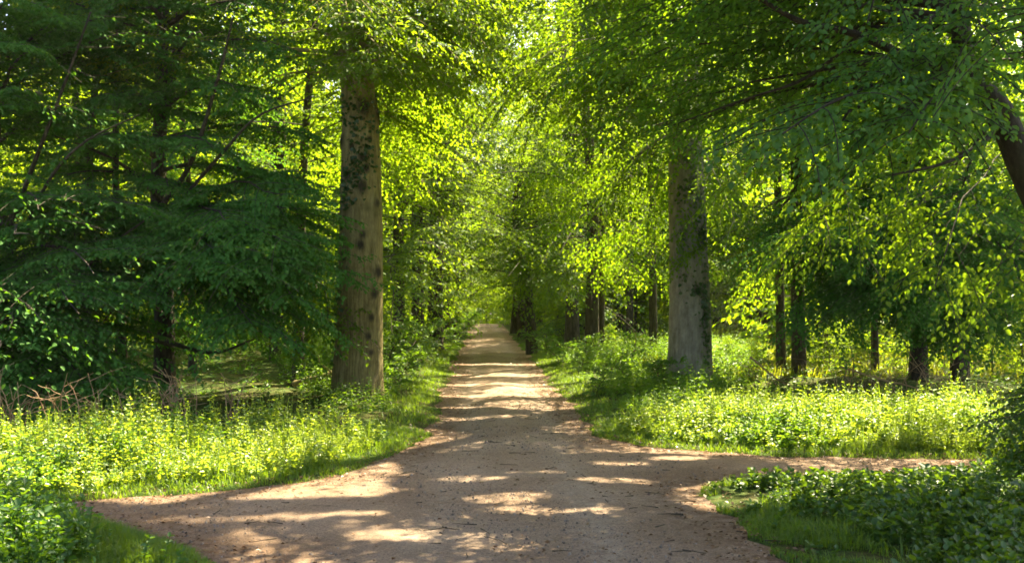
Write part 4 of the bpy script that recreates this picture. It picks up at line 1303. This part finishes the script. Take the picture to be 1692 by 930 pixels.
fallen('pale fallen bough between short dark trunk and knotted beech', [at(487, 634, 22.5), at(515, 626, 22), at(545, 622, 21.5), at(575, 640, 21)], .07)
fallen('thin fallen bough slanting across the twin trunks', [at(1240, 590, 22), at(1290, 630, 21), at(1340, 650, 20), at(1390, 668, 19)], .02)
fallen('long bare stick lying over the brown canes', [at(1390, 606, 19.5), at(1450, 625, 19), at(1510, 640, 18.5), at(1560, 668, 18)], .02)
fallen('crooked dead bough by the slim leaning trunk', [at(1035, 598, 29), at(1050, 578, 29), at(1075, 590, 29), at(1110, 600, 28)], .04)

# ------------------------------------------------------------------ air
HAZE = nodes('haze_air')
vol = N(HAZE[1], 'ShaderNodeVolumePrincipled')
vol.inputs['Color'].default_value = (.95, .93, .86, 1)
vol.inputs['Density'].default_value = .00022
vol.inputs['Anisotropy'].default_value = .5
HAZE[1].links.new(vol.outputs[0], HAZE[2].inputs['Volume'])
hx, hy0, hy1, hz0, hz1 = 260, -80, 345, -32, 34
hv = [(x_, y_, z_) for z_ in (hz0, hz1) for y_ in (hy0, hy1) for x_ in (-hx, hx)]
tag(link('haze', mesh_np('haze', np.array(hv, float), [np.array([[0, 2, 3, 1], [4, 5, 7, 6], [0, 1, 5, 4], [2, 6, 7, 3], [0, 4, 6, 2], [1, 3, 7, 5]])], HAZE[0])), 'thin pale air glowing down the tunnel of trees', 'haze', kind='stuff')

# ------------------------------------------------------------------ light
w = bpy.data.worlds.new('World')
scene.world = w
w.use_nodes = True
nt = w.node_tree
bg = nt.nodes['Background']
sky = nt.nodes.new('ShaderNodeTexSky')
sky.sky_type = 'NISHITA'
sky.sun_disc = False
sky.sun_elevation = R(SUN_EL)
sky.sun_rotation = R(SUN_AZ)
sky.dust_density = 4.0
sky.ozone_density = .4
nt.links.new(sky.outputs['Color'], bg.inputs['Color'])
bg.inputs['Strength'].default_value = .062
sd = bpy.data.lights.new('sun', 'SUN')
sd.energy = 5.0
sd.angle = R(.5)
sd.color = (1.0, .87, .58)
so = bpy.data.objects.new('sun', sd)
COL.objects.link(so)
so.rotation_euler = Vector(-S).to_track_quat('-Z', 'Y').to_euler()
so.location = (10, 20, 40)

scene.view_settings.view_transform = 'Standard'
scene.view_settings.look = 'None'
scene.view_settings.exposure = 2.86
scene.view_settings.gamma = 1.0
scene.view_settings.use_curve_mapping = False
scene.render.engine = 'CYCLES'
cy = scene.cycles
cy.max_bounces = 8
cy.diffuse_bounces = 5
cy.glossy_bounces = 2
cy.transmission_bounces = 5
cy.transparent_max_bounces = 4
cy.caustics_reflective = False
cy.caustics_refractive = False
cy.sample_clamp_indirect = 8
cy.use_denoising = True
cy.use_adaptive_sampling = True
cy.filter_width = 1.7
tot = sum(len(o.data.polygons) for o in scene.objects if o.type == 'MESH')
print('polys incl. instances', tot)
